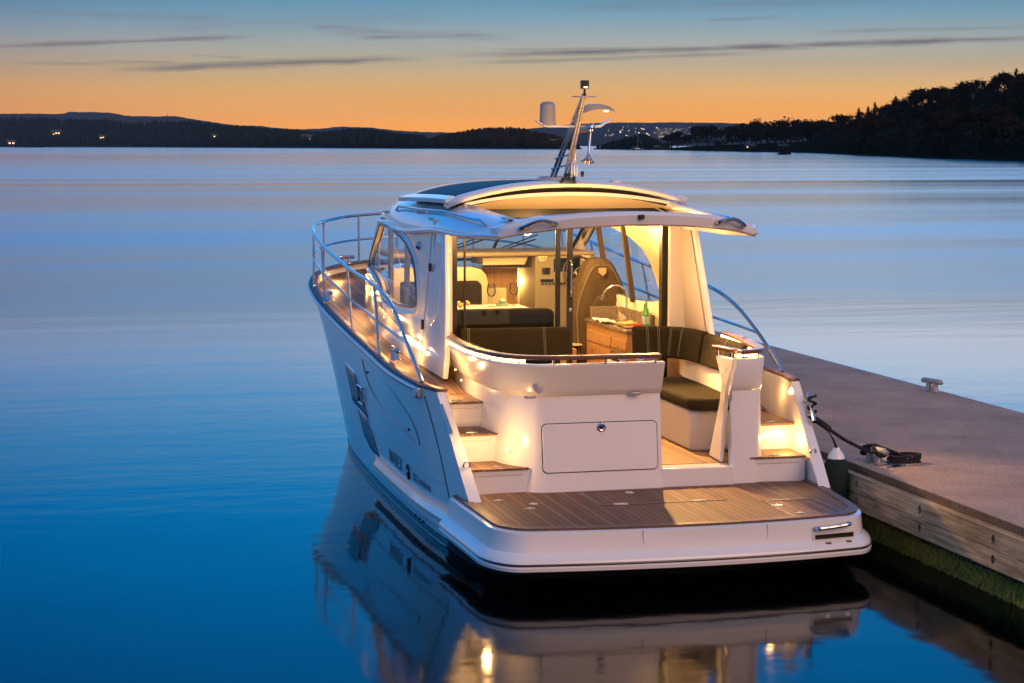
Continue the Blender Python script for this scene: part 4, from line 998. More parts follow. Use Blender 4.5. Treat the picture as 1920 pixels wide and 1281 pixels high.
def timber(name):
    m, nt, out = nm(name); L = nt.links.new; b = N(nt, 'ShaderNodeBsdfPrincipled', Roughness=.8); tc = N(nt, 'ShaderNodeTexCoord')
    mp = N(nt, 'ShaderNodeMapping'); mp.inputs['Scale'].default_value = (30, .9, 34); L(tc.outputs['Object'], mp.inputs['Vector'])
    n = N(nt, 'ShaderNodeTexNoise', Scale=1.2, Detail=10.0, Roughness=.68, Distortion=1.1); L(mp.outputs[0], n.inputs['Vector'])
    mp2 = N(nt, 'ShaderNodeMapping'); mp2.inputs['Scale'].default_value = (2, .9, 5); L(tc.outputs['Object'], mp2.inputs['Vector'])
    n2 = N(nt, 'ShaderNodeTexNoise', Scale=2.2, Detail=6.0, Roughness=.6); L(mp2.outputs[0], n2.inputs['Vector'])
    cr = N(nt, 'ShaderNodeValToRGB'); L(n.outputs['Fac'], cr.inputs[0]); e = cr.color_ramp.elements
    e[0].position = .30; e[0].color = (.15, .10, .06, 1); e[1].position = .58; e[1].color = (.66, .48, .27, 1)
    mr = N(nt, 'ShaderNodeMapRange'); mr.inputs['From Min'].default_value = .35; mr.inputs['From Max'].default_value = .65; mr.inputs['To Min'].default_value = .45; mr.inputs['To Max'].default_value = 1.1; L(n2.outputs['Fac'], mr.inputs[0])
    mx = N(nt, 'ShaderNodeMixRGB', blend_type='MULTIPLY'); mx.inputs[0].default_value = 1; L(cr.outputs[0], mx.inputs[1]); L(mr.outputs[0], mx.inputs[2]); L(mx.outputs[0], b.inputs['Base Color'])
    bp = N(nt, 'ShaderNodeBump', Strength=.7, Distance=.01); L(n.outputs['Fac'], bp.inputs['Height']); L(bp.outputs[0], b.inputs['Normal']); L(b.outputs[0], out.inputs[0]); return m
M['timber'] = timber('weathered_timber')
M['algae'] = pbr('green_algae', (.24, .22, .03), .95, vary=.6, vscale=18, bump=1.0, bscale=25)
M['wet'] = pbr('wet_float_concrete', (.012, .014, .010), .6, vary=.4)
dock = tag(empty('pontoon', (3.6, 0, 0)), 'long concrete pontoon with weathered timber fenders along the side of the yacht', 'pontoon')
D0 = Vector((3.6, 0, 0)); YA, YB = -9, 17
def dloc(m): m.v = [tuple(Vector(v)-D0) for v in m.v]; return m
m = MB(); m.box(2.05, 5.33, YA, YB, .30, .615); dloc(m).build('deck_slab', 'dock', dock, smooth=None, bevel=.02)
m = MB(); m.box(2.052, 2.17, YA, YB, .617, .640) ; dloc(m).build('edge_kerb', 'dock', dock, smooth=None, bevel=.008)
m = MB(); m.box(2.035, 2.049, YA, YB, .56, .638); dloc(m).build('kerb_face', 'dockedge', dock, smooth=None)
m = MB(); m.box(5.335, 5.40, YA, YB, .40, .60); dloc(m).build('outer_rail', 'steel', dock, bevel=.01)
def beam_with_holes(z0, z1):
    # timber face with real bolt recesses
    m = MB(); hs = [y for y in [1.52-1.285*k for k in range(-10, 9)] if YA < y < YB]; zc_ = (z0+z1)/2
    holes = [[(y+.030*math.cos(a), zc_+.036*math.sin(a)) for a in [i*math.pi/6 for i in range(12)]] for y in hs]
    ys = [YA, YB]; outer = [(YA, z0), (YB, z0), (YB, z1), (YA, z1)]
    m.poly_hole(outer, holes, lambda y, z: (1.955, y, z))
    for h in holes:
        m.loft([[(1.955, y, z) for y, z in h], [(2.01, y, z) for y, z in h]], caps=False)
    m.add([(1.955, YA, z0), (1.955, YB, z0), (2.033, YB, z0), (2.033, YA, z0), (1.955, YA, z1), (1.955, YB, z1), (2.033, YB, z1), (2.033, YA, z1), (2.01, YA, z0), (2.01, YB, z0), (2.01, YB, z1), (2.01, YA, z1)], [(0, 1, 2, 3), (4, 5, 6, 7), (8, 9, 10, 11), (0, 3, 7, 4), (1, 2, 6, 5)])
    dloc(m); t = m.build('timber_beam', 'timber', dock, smooth=None, norm=False)
    b = MB()
    for y in hs: b.lathe([(.001, 0), (.016, 0), (.016, -.012), (.001, -.012)], (2.008-3.6, y, zc_), 6, Matrix.Rotation(R(90), 4, 'Y'))
    b.build('bolt', 'rubber', t); return t
beam_with_holes(.262, .412); beam_with_holes(.418, .572)
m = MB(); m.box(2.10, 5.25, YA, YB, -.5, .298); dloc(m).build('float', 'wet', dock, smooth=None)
al = MB()
for i in range(5200):
    y = rnd.uniform(YA, 6); z = .02+.20*rnd.random()**1.2; l = rnd.uniform(.015, .05); x = 2.095-rnd.uniform(0, .03)
    a = rnd.uniform(-.03, .03); al.add([(x-3.6, y-.008, z), (x-3.6, y+.008, z), (x-3.6-.02, y+a, z-l)], [(0, 1, 2)])
al.build('algae', 'algae', dock, smooth=None, norm=False); kind(bpy.data.objects['algae'], 'stuff')
m = MB(); m.grid(lambda u, v: (2.092-3.6-.012*noise.noise(Vector((0, u*260, v*8))), lerp(YA, 6, u), lerp(-.05, .17+.03*noise.noise(Vector((u*90, 3, 0))), v)), 300, 4); m.build('algae_mat', 'algae', dock)
m = MB(); m.box(2.088-3.6, 2.0975-3.6, -9, 9, -.02, .05); 
M['galv'] = pbr('galvanised_iron', (.42, .40, .36), .5, metal=.6, vary=.2, vscale=30)
def dock_cleat(x, y, rz): 
    cleat(x-3.6, y, .617, dock, rz, .36, 'galv', 'mooring_cleat', .12)
    m = MB(); mt = Matrix.Translation((x-3.6, y, .6165)) @ Matrix.Rotation(rz, 4, 'Z'); m.box(-.06, .06, -.14, .14, 0, .008, mt); m.build('cleat_plate', 'galv', dock, bevel=.003)
dock_cleat(2.30, 1.92, R(14)); dock_cleat(5.19, 6.65, R(14))
m = MB(); m.grid(lambda u, v: (2.28-3.6+.20*u+.03*v, 1.60+.07*v+.03*u, .622+.006*math.sin(u*9)*math.sin(v*5)), 10, 4); o = m.build('foil_scrap', 'chrome', None, solid=.001); o.location = (3.6, 0, 0); tag(o, 'small crumpled silver foil scrap lying beside the near mooring cleat', 'litter')

# rope material: black with orange flecks
m_, nt, out = nm('flecked_black_rope'); b = N(nt, 'ShaderNodeBsdfPrincipled', Roughness=.85); tc = N(nt, 'ShaderNodeTexCoord'); v = N(nt, 'ShaderNodeTexVoronoi', Scale=34.0); nt.links.new(tc.outputs['Object'], v.inputs['Vector'])
lt = N(nt, 'ShaderNodeMath', operation='LESS_THAN'); lt.inputs[1].default_value = .17; nt.links.new(v.outputs['Distance'], lt.inputs[0]); mx = N(nt, 'ShaderNodeMixRGB'); mx.inputs[1].default_value = (.008, .008, .01, 1); mx.inputs[2].default_value = (.50, .22, .10, 1)
nt.links.new(lt.outputs[0], mx.inputs[0]); nt.links.new(mx.outputs[0], b.inputs['Base Color']); nt.links.new(b.outputs[0], out.inputs[0]); M['rope'] = m_
rp = MB(); hp = Vector((1.72, wing(1.13)-.08, 1.14))
hel = [hp+Vector((.032*math.cos(a), .032*math.sin(a), .05-.016*a)) for a in [i*.5 for i in range(22)]]
hel = [hp+Vector((.036*math.cos(i*.55), .036*math.sin(i*.55), .10-.0065*i)) for i in range(34)]
rp.tube(hel, .014, 7)
line = curve3([hel[-1], (1.79, 1.86, .98), (1.86, 1.87, .93), (2.0, 1.88, .84), (2.18, 1.86, .75), (2.26, 1.80, .73)], 6)
rp.tube(line, [.030 if i < 11 else .017 for i in range(len(line))], 8)
c0 = Vector((2.30, 1.92, .70)); dv = Vector((-math.sin(R(14)), math.cos(R(14)), 0)); dx = Vector((dv.y, -dv.x, 0))
fig = []
for i in range(46):
    t = i*.42; fig.append(c0+dv*(.135*math.sin(t/2))+dx*(.06*math.sin(t))+Vector((0, 0, .03*math.cos(t)+.0011*i)))
rp.tube([line[-1]]+fig, .016, 7)
coil = [fig[-1]]+[Vector((2.55+.15*math.cos(i*.5)+rnd.uniform(-.015, .015), 1.80+.085*math.sin(i*.5)+rnd.uniform(-.01, .01), .632+.0016*i)) for i in range(44)]
rp.tube(curve3(coil, 2), .015, 7)
tag(rp.build('mooring_line', 'rope', None, smooth=60), 'black mooring rope with orange flecks running to the near cleat and coiled beside it', 'rope')
fd = tag(empty('boat_fender', (1.842, 1.72, 0)), 'dark green fender with white top hanging between the yacht and the pontoon', 'fender')
m = MB(); m.lathe([(.02, .20), (.07, .22), (.108, .29), (.112, .40), (.112, .58), (.104, .66), (.082, .705)], n=24); m.build('fender_cover', pbr('fender_cover', (.006, .022, .014), .9, vary=.3, vscale=20), fd, smooth=60)
m = MB(); m.lathe([(.083, .700), (.066, .745), (.04, .775), (.028, .80), (.001, .80)], n=24); m.build('fender_cap', 'gel', fd, smooth=60)
m = MB(); m.tube(curve3([(0, 0, .80), (-.03, .05, .90), (-.10, .14, 1.03)], 5), [.014, .014, .012, .010, .009, .007, .006, .006, .006, .006, .006], 6); m.build('lanyard', 'rope', fd)

# ------------------------------------------------------------------ land
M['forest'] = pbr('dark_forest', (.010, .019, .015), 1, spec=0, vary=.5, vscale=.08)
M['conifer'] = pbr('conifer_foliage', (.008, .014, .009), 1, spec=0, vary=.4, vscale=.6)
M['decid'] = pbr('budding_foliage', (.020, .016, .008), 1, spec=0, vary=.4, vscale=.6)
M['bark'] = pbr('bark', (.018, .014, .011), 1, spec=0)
M['grass'] = pbr('dusk_grass', (.006, .011, .006), 1, spec=0, vary=.4, vscale=.05)
M['rock'] = pbr('shore_rock', (.008, .008, .008), .9, spec=0, vary=.4, vscale=.3)
M['hill'] = pbr('far_hill_woods', (.012, .02, .02), 1, spec=0, vary=.4, vscale=.004)
def terrain(name, x0, x1, n, rows, mat):
    """rows: list of fn(px)->(D, z) from shore backwards"""
    m = MB(); m.grid(lambda u, v: (lambda px, r: (lambda D, z: far(px, D, z))(*r(px)))(lerp(x0, x1, u), rows[round(v*(len(rows)-1))]), n, len(rows)-1)
    return kind(m.build(name, mat, None, smooth=60), 'structure')
FAR = [(-400, 222), (-200, 216), (0, 216), (60, 215.5), (125, 216), (135, 212), (210, 213), (240, 219), (300, 220), (330, 219), (390, 228), (440, 236), (490, 237), (545, 243), (600, 242), (640, 238), (700, 240), (740, 245), (800, 248), (880, 249), (950, 246), (980, 243), (1050, 236), (1100, 232), (1180, 230), (1220, 231), (1240, 230), (1350, 231), (1450, 236), (1600, 240), (2000, 245), (2400, 250)]
def nz(px, a, f): return a*noise.noise(Vector((px*f, 1.7, .3)))+a*.5*noise.noise(Vector((px*f*3.1, 4.7, .3)))
DF = 9000
terrain('hills', -400, 2400, 420, [lambda px: (6000, -3), lambda px: (6500, 8), lambda px: (7700, .5*hz(lin(FAR, px), 7700)+4*noise.noise(Vector((px*.02, 8, 0)))), lambda px: (DF, hz(lin(FAR, px), DF)+nz(px, 2.2, .13)), lambda px: (DF+900, -3)], 'hill')
SH = [(-400, 276.3), (0, 275.6), (300, 276.3), (640, 278), (780, 278.8), (1060, 280.0), (1120, 280.4), (1250, 281.2), (1300, 283), (1500, 286), (1560, 288), (1700, 294), (1920, 301), (2300, 312)]
def shoreD(px): return 13056/(lin(SH, px)-HY)
GB = [(-400, 236), (0, 236), (150, 237), (250, 238), (400, 246), (500, 251), (620, 257), (700, 258), (770, 261), (830, 262)]
def layer_rows(G, depth, px_f=None):
    return [lambda px: (shoreD(px)-15, -1.5), lambda px: (shoreD(px)+5, 1.2+.8*noise.noise(Vector((px*.1, 0, 0)))), lambda px: (shoreD(px)+depth*.5, .55*hz(lin(G, px), shoreD(px)+depth)), lambda px: (shoreD(px)+depth, hz(lin(G, px), shoreD(px)+depth)+nz(px, .8, .05)), lambda px: (shoreD(px)+depth*1.6, -5)]
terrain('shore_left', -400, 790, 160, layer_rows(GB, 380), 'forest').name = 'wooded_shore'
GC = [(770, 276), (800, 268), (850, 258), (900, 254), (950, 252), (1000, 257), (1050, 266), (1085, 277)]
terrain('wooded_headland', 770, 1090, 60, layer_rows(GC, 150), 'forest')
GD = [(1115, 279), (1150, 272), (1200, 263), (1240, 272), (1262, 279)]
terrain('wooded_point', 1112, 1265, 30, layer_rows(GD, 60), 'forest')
GR = [(1240, 281), (1260, 277), (1300, 274), (1400, 270), (1500, 266), (1540, 258), (1600, 240), (1650, 228), (1700, 216), (1760, 203), (1800, 200), (1850, 188), (1900, 172), (1960, 160), (2300, 120)]
def rD(px): return shoreD(px)+lin([(1240, 60), (1500, 120), (1600, 200), (1920, 260), (2300, 260)], px)
rows = [lambda px: (shoreD(px)-6, -1), lambda px: (shoreD(px)+2, .9+.5*noise.noise(Vector((px*.08, 0, 0)))), lambda px: (lerp(shoreD(px), rD(px), .5), lerp(0, hz(lin(GR, px), rD(px)), .42)), lambda px: (rD(px), hz(lin(GR, px), rD(px))), lambda px: (rD(px)+200, hz(lin(GR, px), rD(px))*.3)]
terrain('wooded_hillside', 1236, 2300, 140, rows, 'grass')
def ground_r(px, f): # f 0..1 shore to ridge
    D = lerp(shoreD(px)+3, rD(px), f); zr = hz(lin(GR, px), rD(px)); z = lerp(.9, .42*zr, f*2) if f < .5 else lerp(.42*zr, zr, (f-.5)*2); return D, z
# rocks in the water
for (px, py, w, lab) in ((60, 275.2, 62, 'long low dark rock islet off the left shore'), (1468, 288.6, 30, 'small dark rock islet off the wooded right shore')):
    D = 13056/(py+1.2-HY); m = MB(); W_ = w*D/F_/2
    m.grid(lambda u, v: (W_*(2*u-1), 6*(2*v-1), -1+(2.4+.9*noise.noise(Vector((u*9, v*3, px))))*max(0, (1-(2*u-1)**2))**.6*max(0, 1-(2*v-1)**2)), 24, 6)
    o = m.build('rock_islet', 'rock', None); o.location = far(px, D, 0); o.rotation_euler.z = -az(px); tag(o, lab, 'rock')

# ---- trees
def tree_conifer(seed, H=12):
    r = random.Random(seed); m = MB(); n = 300
    for i in range(n):
        t = (i/n)**.85; z = H*(.10+.90*t); rad = H*.27*(1-t**1.7)**.8*(.55+.6*r.random())*(1+.25*math.sin(t*21+seed))+.15
        a = r.random()*6.283; dx, dy = math.cos(a), math.sin(a); w = .28+.5*(1-t); x0 = rad*r.uniform(0, .35)
        m.add([(dx*x0-dy*w, dy*x0+dx*w, z), (dx*x0+dy*w, dy*x0-dx*w, z), (dx*rad+dy*w*.35, dy*rad-dx*w*.35, z-.28*rad), (dx*rad-dy*w*.35, dy*rad+dx*w*.35, z-.25*rad)], [(0, 1, 2, 3)])
    tr = MB(); tr.tube([(0, 0, -1), (0, 0, H*.5), (0, 0, H*.99)], [.2, .12, .03], 6); return m, tr
def tree_decid(seed, H=11, dense=1.0):
    r = random.Random(seed); tr = MB(); tips = []
    def br(p, d, l, rad, lev):
        q = p+d*l; mid = p+d*l*.5+Vector((r.uniform(-.06, .06), r.uniform(-.06, .06), 0))*l
        tr.tube([p, mid, q], [max(rad, .09), max(rad*.8, .085), max(rad*.6, .07)], 4 if lev > 1 else 6, caps=False)
        if lev >= 5: tips.append(q); return
        for k in range(3 if lev < 4 else 2):
            a = r.uniform(0, 6.28); s_ = r.uniform(.28, .62); nd = (d+Vector((math.cos(a)*s_, math.sin(a)*s_, r.uniform(.0, .35)))).normalized()
            br(q if r.random() < .7 else p.lerp(q, .7), nd, l*r.uniform(.62, .82), rad*.55, lev+1)
        if lev >= 2: tips.append(q)
    br(Vector((0, 0, -1)), Vector((0, 0, 1)), H*.27, .26, 0)
    m = MB()
    for p in tips:
        for k in range(int(5*dense)+1):
            if r.random() > dense+.3: continue
            c = p+Vector((r.gauss(0, .4), r.gauss(0, .4), r.gauss(0, .35))); s_ = r.uniform(.14, .36)
            a = Vector((r.uniform(-1, 1), r.uniform(-1, 1), r.uniform(-1, 1))).normalized()*s_; b_ = a.cross(Vector((r.uniform(-1, 1), r.uniform(-1, 1), 1))).normalized()*s_
            m.add([c-a, c+b_, c+a, c-b_], [(0, 1, 2, 3)])
    return m, tr
protos = []
def proto(kind_, seed, H, dense=1):
    m, tr = tree_conifer(seed, H) if kind_ == 'c' else tree_decid(seed, H, dense)
    nme = 'pine_tree' if kind_ == 'c' else 'broadleaf_tree'; e = empty(nme)
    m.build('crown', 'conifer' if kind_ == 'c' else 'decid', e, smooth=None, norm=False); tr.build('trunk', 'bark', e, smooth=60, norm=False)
    hh = max(v[2] for v in m.v+tr.v); protos.append(e); return e, hh
PC = [proto('c', s, h) for s, h in ((1, 13), (2, 11), (3, 15))]
PD = [proto('d', s, h, d) for s, h, d in ((11, 10, .35), (12, 11, .9), (13, 9, .6), (14, 12, .15))]
used = set()
GRP = 'trees on the far wooded shore'
def place(pr, px, D, z, height, lab, cat='tree', grp=GRP):
    e, H = pr; o = e if e.name not in used else copy_tree(e); used.add(e.name); used.add(o.name)
    o.location = far(px, D, z); s_ = height/H; wd = 1.45 if 'grassy' in lab else 1.15; o.scale = (s_*rnd.uniform(.9, 1.2)*wd, s_*rnd.uniform(.9, 1.2)*wd, s_); o.rotation_euler.z = rnd.uniform(0, 6.28); tag(o, lab, cat, grp); return o
LABC = 'dark pine among the crowded trees of the right-hand wooded hillside'; LABD = 'bare-branched broadleaf tree among the crowded trees of the right-hand wooded hillside'
SKY = [(1536, 231), (1560, 226), (1600, 212), (1625, 208), (1650, 196), (1690, 184), (1720, 173), (1760, 172), (1790, 166), (1850, 156), (1880, 146), (1930, 140), (2000, 130)]
# skyline trees
px = 1538
while px < 1975:
    D, z = ground_r(px, rnd.uniform(.86, 1)); pr = rnd.choice(PC) if rnd.random() < .33 else rnd.choice(PD)
    top = hz(lin(SKY, px)+(rnd.uniform(-10, 9) if pr in PC else rnd.uniform(-10, 8)), D); h = max(6, top-z)
    place(pr, px, D, z, h, (LABC if pr in PC else LABD).replace('crowded trees', 'skyline trees'), grp='trees on the skyline of the wooded hillside'); px += rnd.uniform(5, 10)
# slope trees
cnt = 0
while cnt < 165:
    px = rnd.uniform(1540, 1980); f = rnd.random()**.8*.9; D, z = ground_r(px, f); h = rnd.uniform(7, 12)*(.8 if f < .1 else 1)
    if z+h > hz(lin(SKY, px)+10, D): h = max(4, hz(lin(SKY, px)+10, D)-z)
    pr = rnd.choice(PC) if rnd.random() < .6 else rnd.choice(PD[1:3])
    place(pr, px, D, z, h, LABC if pr in PC else LABD); cnt += 1
# undergrowth that closes the gaps, one uncountable mass
def blobs(name, items, mat):
    m = MB()
    for (p, rx_, rz_) in items:
        n = 7
        for k in range(60):
            a = rnd.uniform(0, 6.28); e_ = rnd.uniform(-.2, 1); q = math.sqrt(max(0, 1-e_*e_)); c = Vector((p.x+rx_*q*math.cos(a), p.y+rx_*q*math.sin(a), p.z+rz_*e_)); s_ = rx_*rnd.uniform(.08, .18)
            d1 = Vector((rnd.uniform(-1, 1), rnd.uniform(-1, 1), rnd.uniform(-.6, 1))).normalized()*s_; d2 = d1.cross(Vector((rnd.uniform(-1, 1), rnd.uniform(-1, 1), .3))).normalized()*s_
            m.add([c-d1, c+d2, c+d1*1.3, c-d2], [(0, 1, 2, 3)])
    return kind(m.build(name, mat, None, smooth=None, norm=False), 'stuff')
it = []
for i in range(1500):
    px = rnd.uniform(1530, 2050); f = rnd.random()*.97; D, z = ground_r(px, f); k = .45 if f > .8 else 1; it.append((far(px, D, z+1.2), rnd.uniform(2, 4)*k, rnd.uniform(3, 6)*k))
for i in range(170):
    px = rnd.choice((rnd.uniform(1255, 1345), rnd.uniform(1345, 1540), rnd.uniform(1345, 1540))); D, z = ground_r(px, rnd.uniform(.75, 1)); k = lin([(1255, 250), (1300, 240), (1335, 238), (1345, 262), (1360, 246), (1400, 236), (1540, 232)], px)+6; h = max(1.5, hz(k, D)-z); it.append((far(px, D, z+h*.3), 1.8, h*.6*rnd.uniform(.4, 1)))
o = blobs('hillside_undergrowth', it, 'forest'); o['label'] = 'dark undergrowth filling the right-hand wooded hillside'; o['category'] = 'undergrowth'
# park trees between 1250 and 1540
PARK = [(1268, 246, 1), (1288, 251, 2), (1306, 236, 1), (1326, 234, 1), (1358, 240, 0), (1372, 234, 2), (1388, 252, 1), (1408, 224, 0), (1424, 230, 3), (1437, 222, 3), (1452, 234, 2), (1462, 229, 0), (1480, 219, 0), (1494, 221, 3), (1502, 231, 1), (1516, 224, 2), (1528, 227, 0), (1394, 238, 1), (1345, 243, 1), (1254, 252, 2), (1470, 245, 2), (1440, 243, 1), (1416, 246, 1), (1490, 242, 1), (1512, 246, 1)]
words = ['round crowned', 'tall slender', 'wide spreading', 'bare twiggy', 'low bushy']
for i, (px, y, k) in enumerate(PARK):
    D, z = ground_r(px, rnd.uniform(.35, .9)); h = max(5, hz(y, D)-z)
    place(PD[k], px, D, z, h, 'broadleaf tree standing on the low grassy shore, number' if False else f'{words[i % 5]} broadleaf tree on the low grassy shore between the yacht roof and the hillside', grp='trees on the low grassy shore')
# far woods on the left, reading as one mass
def far_forest(name, x0, x1, n, depth, TOP, G, lab, mat='forest', hmax=16):
    m = MB()
    for i in range(n):
        px = rnd.uniform(x0, x1); f = rnd.random(); D = shoreD(px)+8+depth*f; zr = hz(lin(G, px), shoreD(px)+depth); z = lerp(1, zr, f)
        top = hz(lin(TOP, px)+rnd.uniform(-1.2, 3), D); h = min(hmax*rnd.uniform(.55, 1), top-z)
        if f > .8: h = max(3, min(top-z, hmax*1.3))
        if h < 2.5: continue
        c = far(px, D, z-1); w = h*rnd.uniform(.20, .34); con = rnd.random() < .5; rings = []
        prof = ((.0, .5), (.3, 1), (.65, .55), (1, .04)) if con else ((0, .4), (.35, 1), (.75, .85), (1, .25))
        for t, r_ in prof:
            rings.append([(c.x+w*r_*math.cos(a)*(1+.3*rnd.uniform(-1, 1)), c.y+w*r_*math.sin(a), c.z+(h+1)*t*(1+.05*rnd.uniform(-1, 1))) for a in [k*1.2566 for k in range(5)]])
        m.loft(rings)
    o = kind(m.build(name, mat, None, smooth=None, norm=False), 'stuff'); o['label'] = lab; o['category'] = 'forest'; return o
TB = [(-400, 222), (0, 223), (60, 222), (150, 225), (215, 226), (250, 230), (290, 228), (370, 228), (400, 231), (430, 234), (500, 240), (550, 243), (600, 248), (650, 241), (700, 241), (735, 249), (790, 253), (840, 262)]
far_forest('distant_forest', -100, 800, 2600, 380, TB, GB, 'long dark forest covering the far left shore')
TC = [(770, 272), (800, 262), (830, 252), (870, 246), (900, 241), (940, 238), (975, 240), (1000, 246), (1040, 254), (1065, 262), (1090, 275)]
far_forest('distant_forest', 775, 1086, 900, 150, TC, GC, 'brownish wooded headland in front of the blue hills behind the mast', 'decid', 13)
TD = [(1112, 278), (1140, 267), (1170, 258), (1200, 251), (1215, 253), (1235, 266), (1262, 278)]
far_forest('distant_forest', 1116, 1258, 260, 60, TD, GD, 'small dark wooded point to the right of the mast', 'forest', 9)
# ---- houses on the shore
M['win'] = emis('lit_window', (1, .55, .22), 2.2); M['housew'] = pbr('house_wall', (.02, .02, .022), .8, spec=0); M['hroof'] = pbr('house_roof', (.06, .08, .10), .8, spec=0)
def house(px, py, D, w, h, wins, lab, glow=True):
    if px > 1300:
        D, zg = ground_r(px, .55); py = HY-(zg-CAM.z)*F_/D
    e = tag(empty('house', far(px, D, hz(py, D)), -az(px)), lab, 'house', 'houses on the far shore')
    m = MB(); m.box(-w/2, w/2, 0, w*.6, -1.0 if px > 1200 else -3, h); m.build('wall', 'housew', e, smooth=None)
    m = MB(); m.prism([(-.3, h), (w*.6+.3, h), (w*.3, h+w*.28)], lambda y, z: (-w/2-.3, y, z), lambda y, z: (w/2+.3, y, z)); m.build('roof', 'hroof', e, smooth=None)
    for (x, z, s_) in wins:
        m = MB(); m.box(x-s_/2, x+s_/2, -.08, -.01, z, z+s_*.75); m.build('window', 'win' if glow else 'darkglass', e, smooth=None)
H_ = [(26, 271, 3100, 14, 3, [(-2.5, .8, 3), (2.8, .8, 3)], 'far house with two orange lit windows behind the rock islet at the left edge'),
      (110, 254, 3200, 16, 4, [(-4, .5, 2), (0, 2, 2.6), (4, 1.8, 2.6)], 'far house with three bright windows high in the left forest'),
      (195, 261, 3100, 10, 3, [(-1.5, .8, 2.2), (2, 1.6, 2.2)], 'far house with two warm windows, second from the left edge'),
      (405, 260, 2750, 9, 4, [(0, 2, 2)], 'far house with one small warm window right of the radio mast hill'),
      (464, 262, 2650, 8, 4, [(0, 1.0, 2.2)], 'far pale house below a single light in the middle of the left forest'),
      (581, 264, 2350, 17, 3, [(-6, .8, 1.9), (-2, .8, 1.9), (2, .8, 1.9), (6, .8, 1.9)], 'far long house with a row of four lit windows above the bow rail'),
      (697, 271, 2150, 8, 3, [(-2, .6, 1.7), (1.6, .8, 1.8)], 'far waterside house with two lit windows left of the radome'),
      (712, 270, 2150, 6, 3, [(0, 1.2, 1.9)], 'far small waterside house with one bright window beside the two-window house'),
      (755, 275, 2000, 6, 2, [(0, .4, 1.5)], 'far boathouse with one lit window at the foot of the wooded headland'),
      (1406, 270.5, 985, 6.0, .9, [(-1.9, .1, .75)], 'low house with an orange lit window on the grassy shore'),
      (1466, 271, 940, 5.0, .6, [], 'long dark shed with a pale roof line on the grassy shore'),
      (1231, 280, 1400, 4, 1.6, [], 'small pale boathouse at the tip of the wooded point')]
for a in H_: house(*a)
# radio mast
rmast = tag(empty('radio_mast', far(318, DF-30, hz(221, DF))), 'thin radio mast with a red light on the blue hill at the left', 'mast')
m = MB(); m.tube([(0, 0, -3), (0, 0, 20)], [1.6, .7], 5); m.build('tower', 'bark', rmast); m = MB(); m.ball((0, -1, 21), 1.6); m.build('warning_light', emis('red_warning_light', (1, .25, .1), 4), rmast)
# town lights on the hill: far beyond counting
m = MB()
for i in range(72):
    px = rnd.uniform(1128, 1300); py = rnd.choice((rnd.gauss(256, 2), rnd.gauss(244, 2.5), rnd.gauss(250, 5))); D = 6700+(258-py)*55
    s_ = rnd.uniform(.5, 1.3)*rnd.uniform(.5, 1); p = far(px, D, hz(py, D)+3); m.ball(tuple(p), s_*.8, n=6)
o = kind(m.build('distant_town_lights', emis('town_lights', (1, .72, .48), 16), None, smooth=None), 'stuff'); o['label'] = 'scattered warm lights of a far town on the blue hillside'; o['category'] = 'town lights'
# moored sailing boat
D = 1320; sb = tag(empty('sailing_boat', far(1194, D, 0), -az(1194)), 'tiny grey sailing boat moored in front of the wooded point', 'sailing boat')
m = MB(); m.loft([[(x, -w, .9+.2*abs(x)/4), (x, 0, -.3), (x, w, .9+.2*abs(x)/4)] for x, w in ((-4, .9), (-1.5, 1.3), (1.5, 1.1), (4.2, .1))]); m.build('hull', 'greypl', sb)
m = MB(); m.tube([(.3, 0, 1), (.3, 0, 10.5)], .07, 6); m.build('mast', 'steel', sb); m = MB(); m.tube([(.3, 0, 2.2), (-3.2, 0, 2.1)], .12, 6); m.tube([(.3, 0, 10.3), (3.9, 0, 1.2)], .02, 4); m.build('boom', 'greypl', sb); m = MB(); m.box(-1.5, 1.5, -.6, .6, .9, 1.5); m.build('cabin', 'gel', sb)

# ------------------------------------------------------------------ water
m_, nt, out = nm('calm_water'); L = nt.links.new
tc = N(nt, 'ShaderNodeTexCoord'); geo = N(nt, 'ShaderNodeNewGeometry')
gl = N(nt, 'ShaderNodeBsdfGlossy', Roughness=.06, distribution='MULTI_GGX'); df = N(nt, 'ShaderNodeBsdfDiffuse'); df.inputs[0].default_value = (.0003, .001, .002, 1)
mp = N(nt, 'ShaderNodeMapping'); mp.inputs['Rotation'].default_value = (0, 0, YAW); mp.inputs['Scale'].default_value = (.10, .42, 1); L(geo.outputs['Position'], mp.inputs['Vector'])
n1 = N(nt, 'ShaderNodeTexNoise', Scale=1.6, Detail=3.0, Roughness=.5); L(mp.outputs[0], n1.inputs['Vector'])
mp2 = N(nt, 'ShaderNodeMapping'); mp2.inputs['Rotation'].default_value = (0, 0, YAW); mp2.inputs['Scale'].default_value = (.004, .045, 1); L(geo.outputs['Position'], mp2.inputs['Vector'])
n2 = N(nt, 'ShaderNodeTexNoise', Scale=1.0, Detail=5.0, Roughness=.55); L(mp2.outputs[0], n2.inputs['Vector'])
bp = N(nt, 'ShaderNodeBump', Strength=.065, Distance=.25); L(n1.outputs['Fac'], bp.inputs['Height'])
sp0 = N(nt, 'ShaderNodeVectorMath', operation='LENGTH'); L(geo.outputs['Position'], sp0.inputs[0]); fd_ = N(nt, 'ShaderNodeMapRange'); L(sp0.outputs['Value'], fd_.inputs[0]); fd_.inputs['From Min'].default_value = 6; fd_.inputs['From Max'].default_value = 45; fd_.inputs['To Min'].default_value = .034; fd_.inputs['To Max'].default_value = .007; L(fd_.outputs[0], bp.inputs['Strength'])
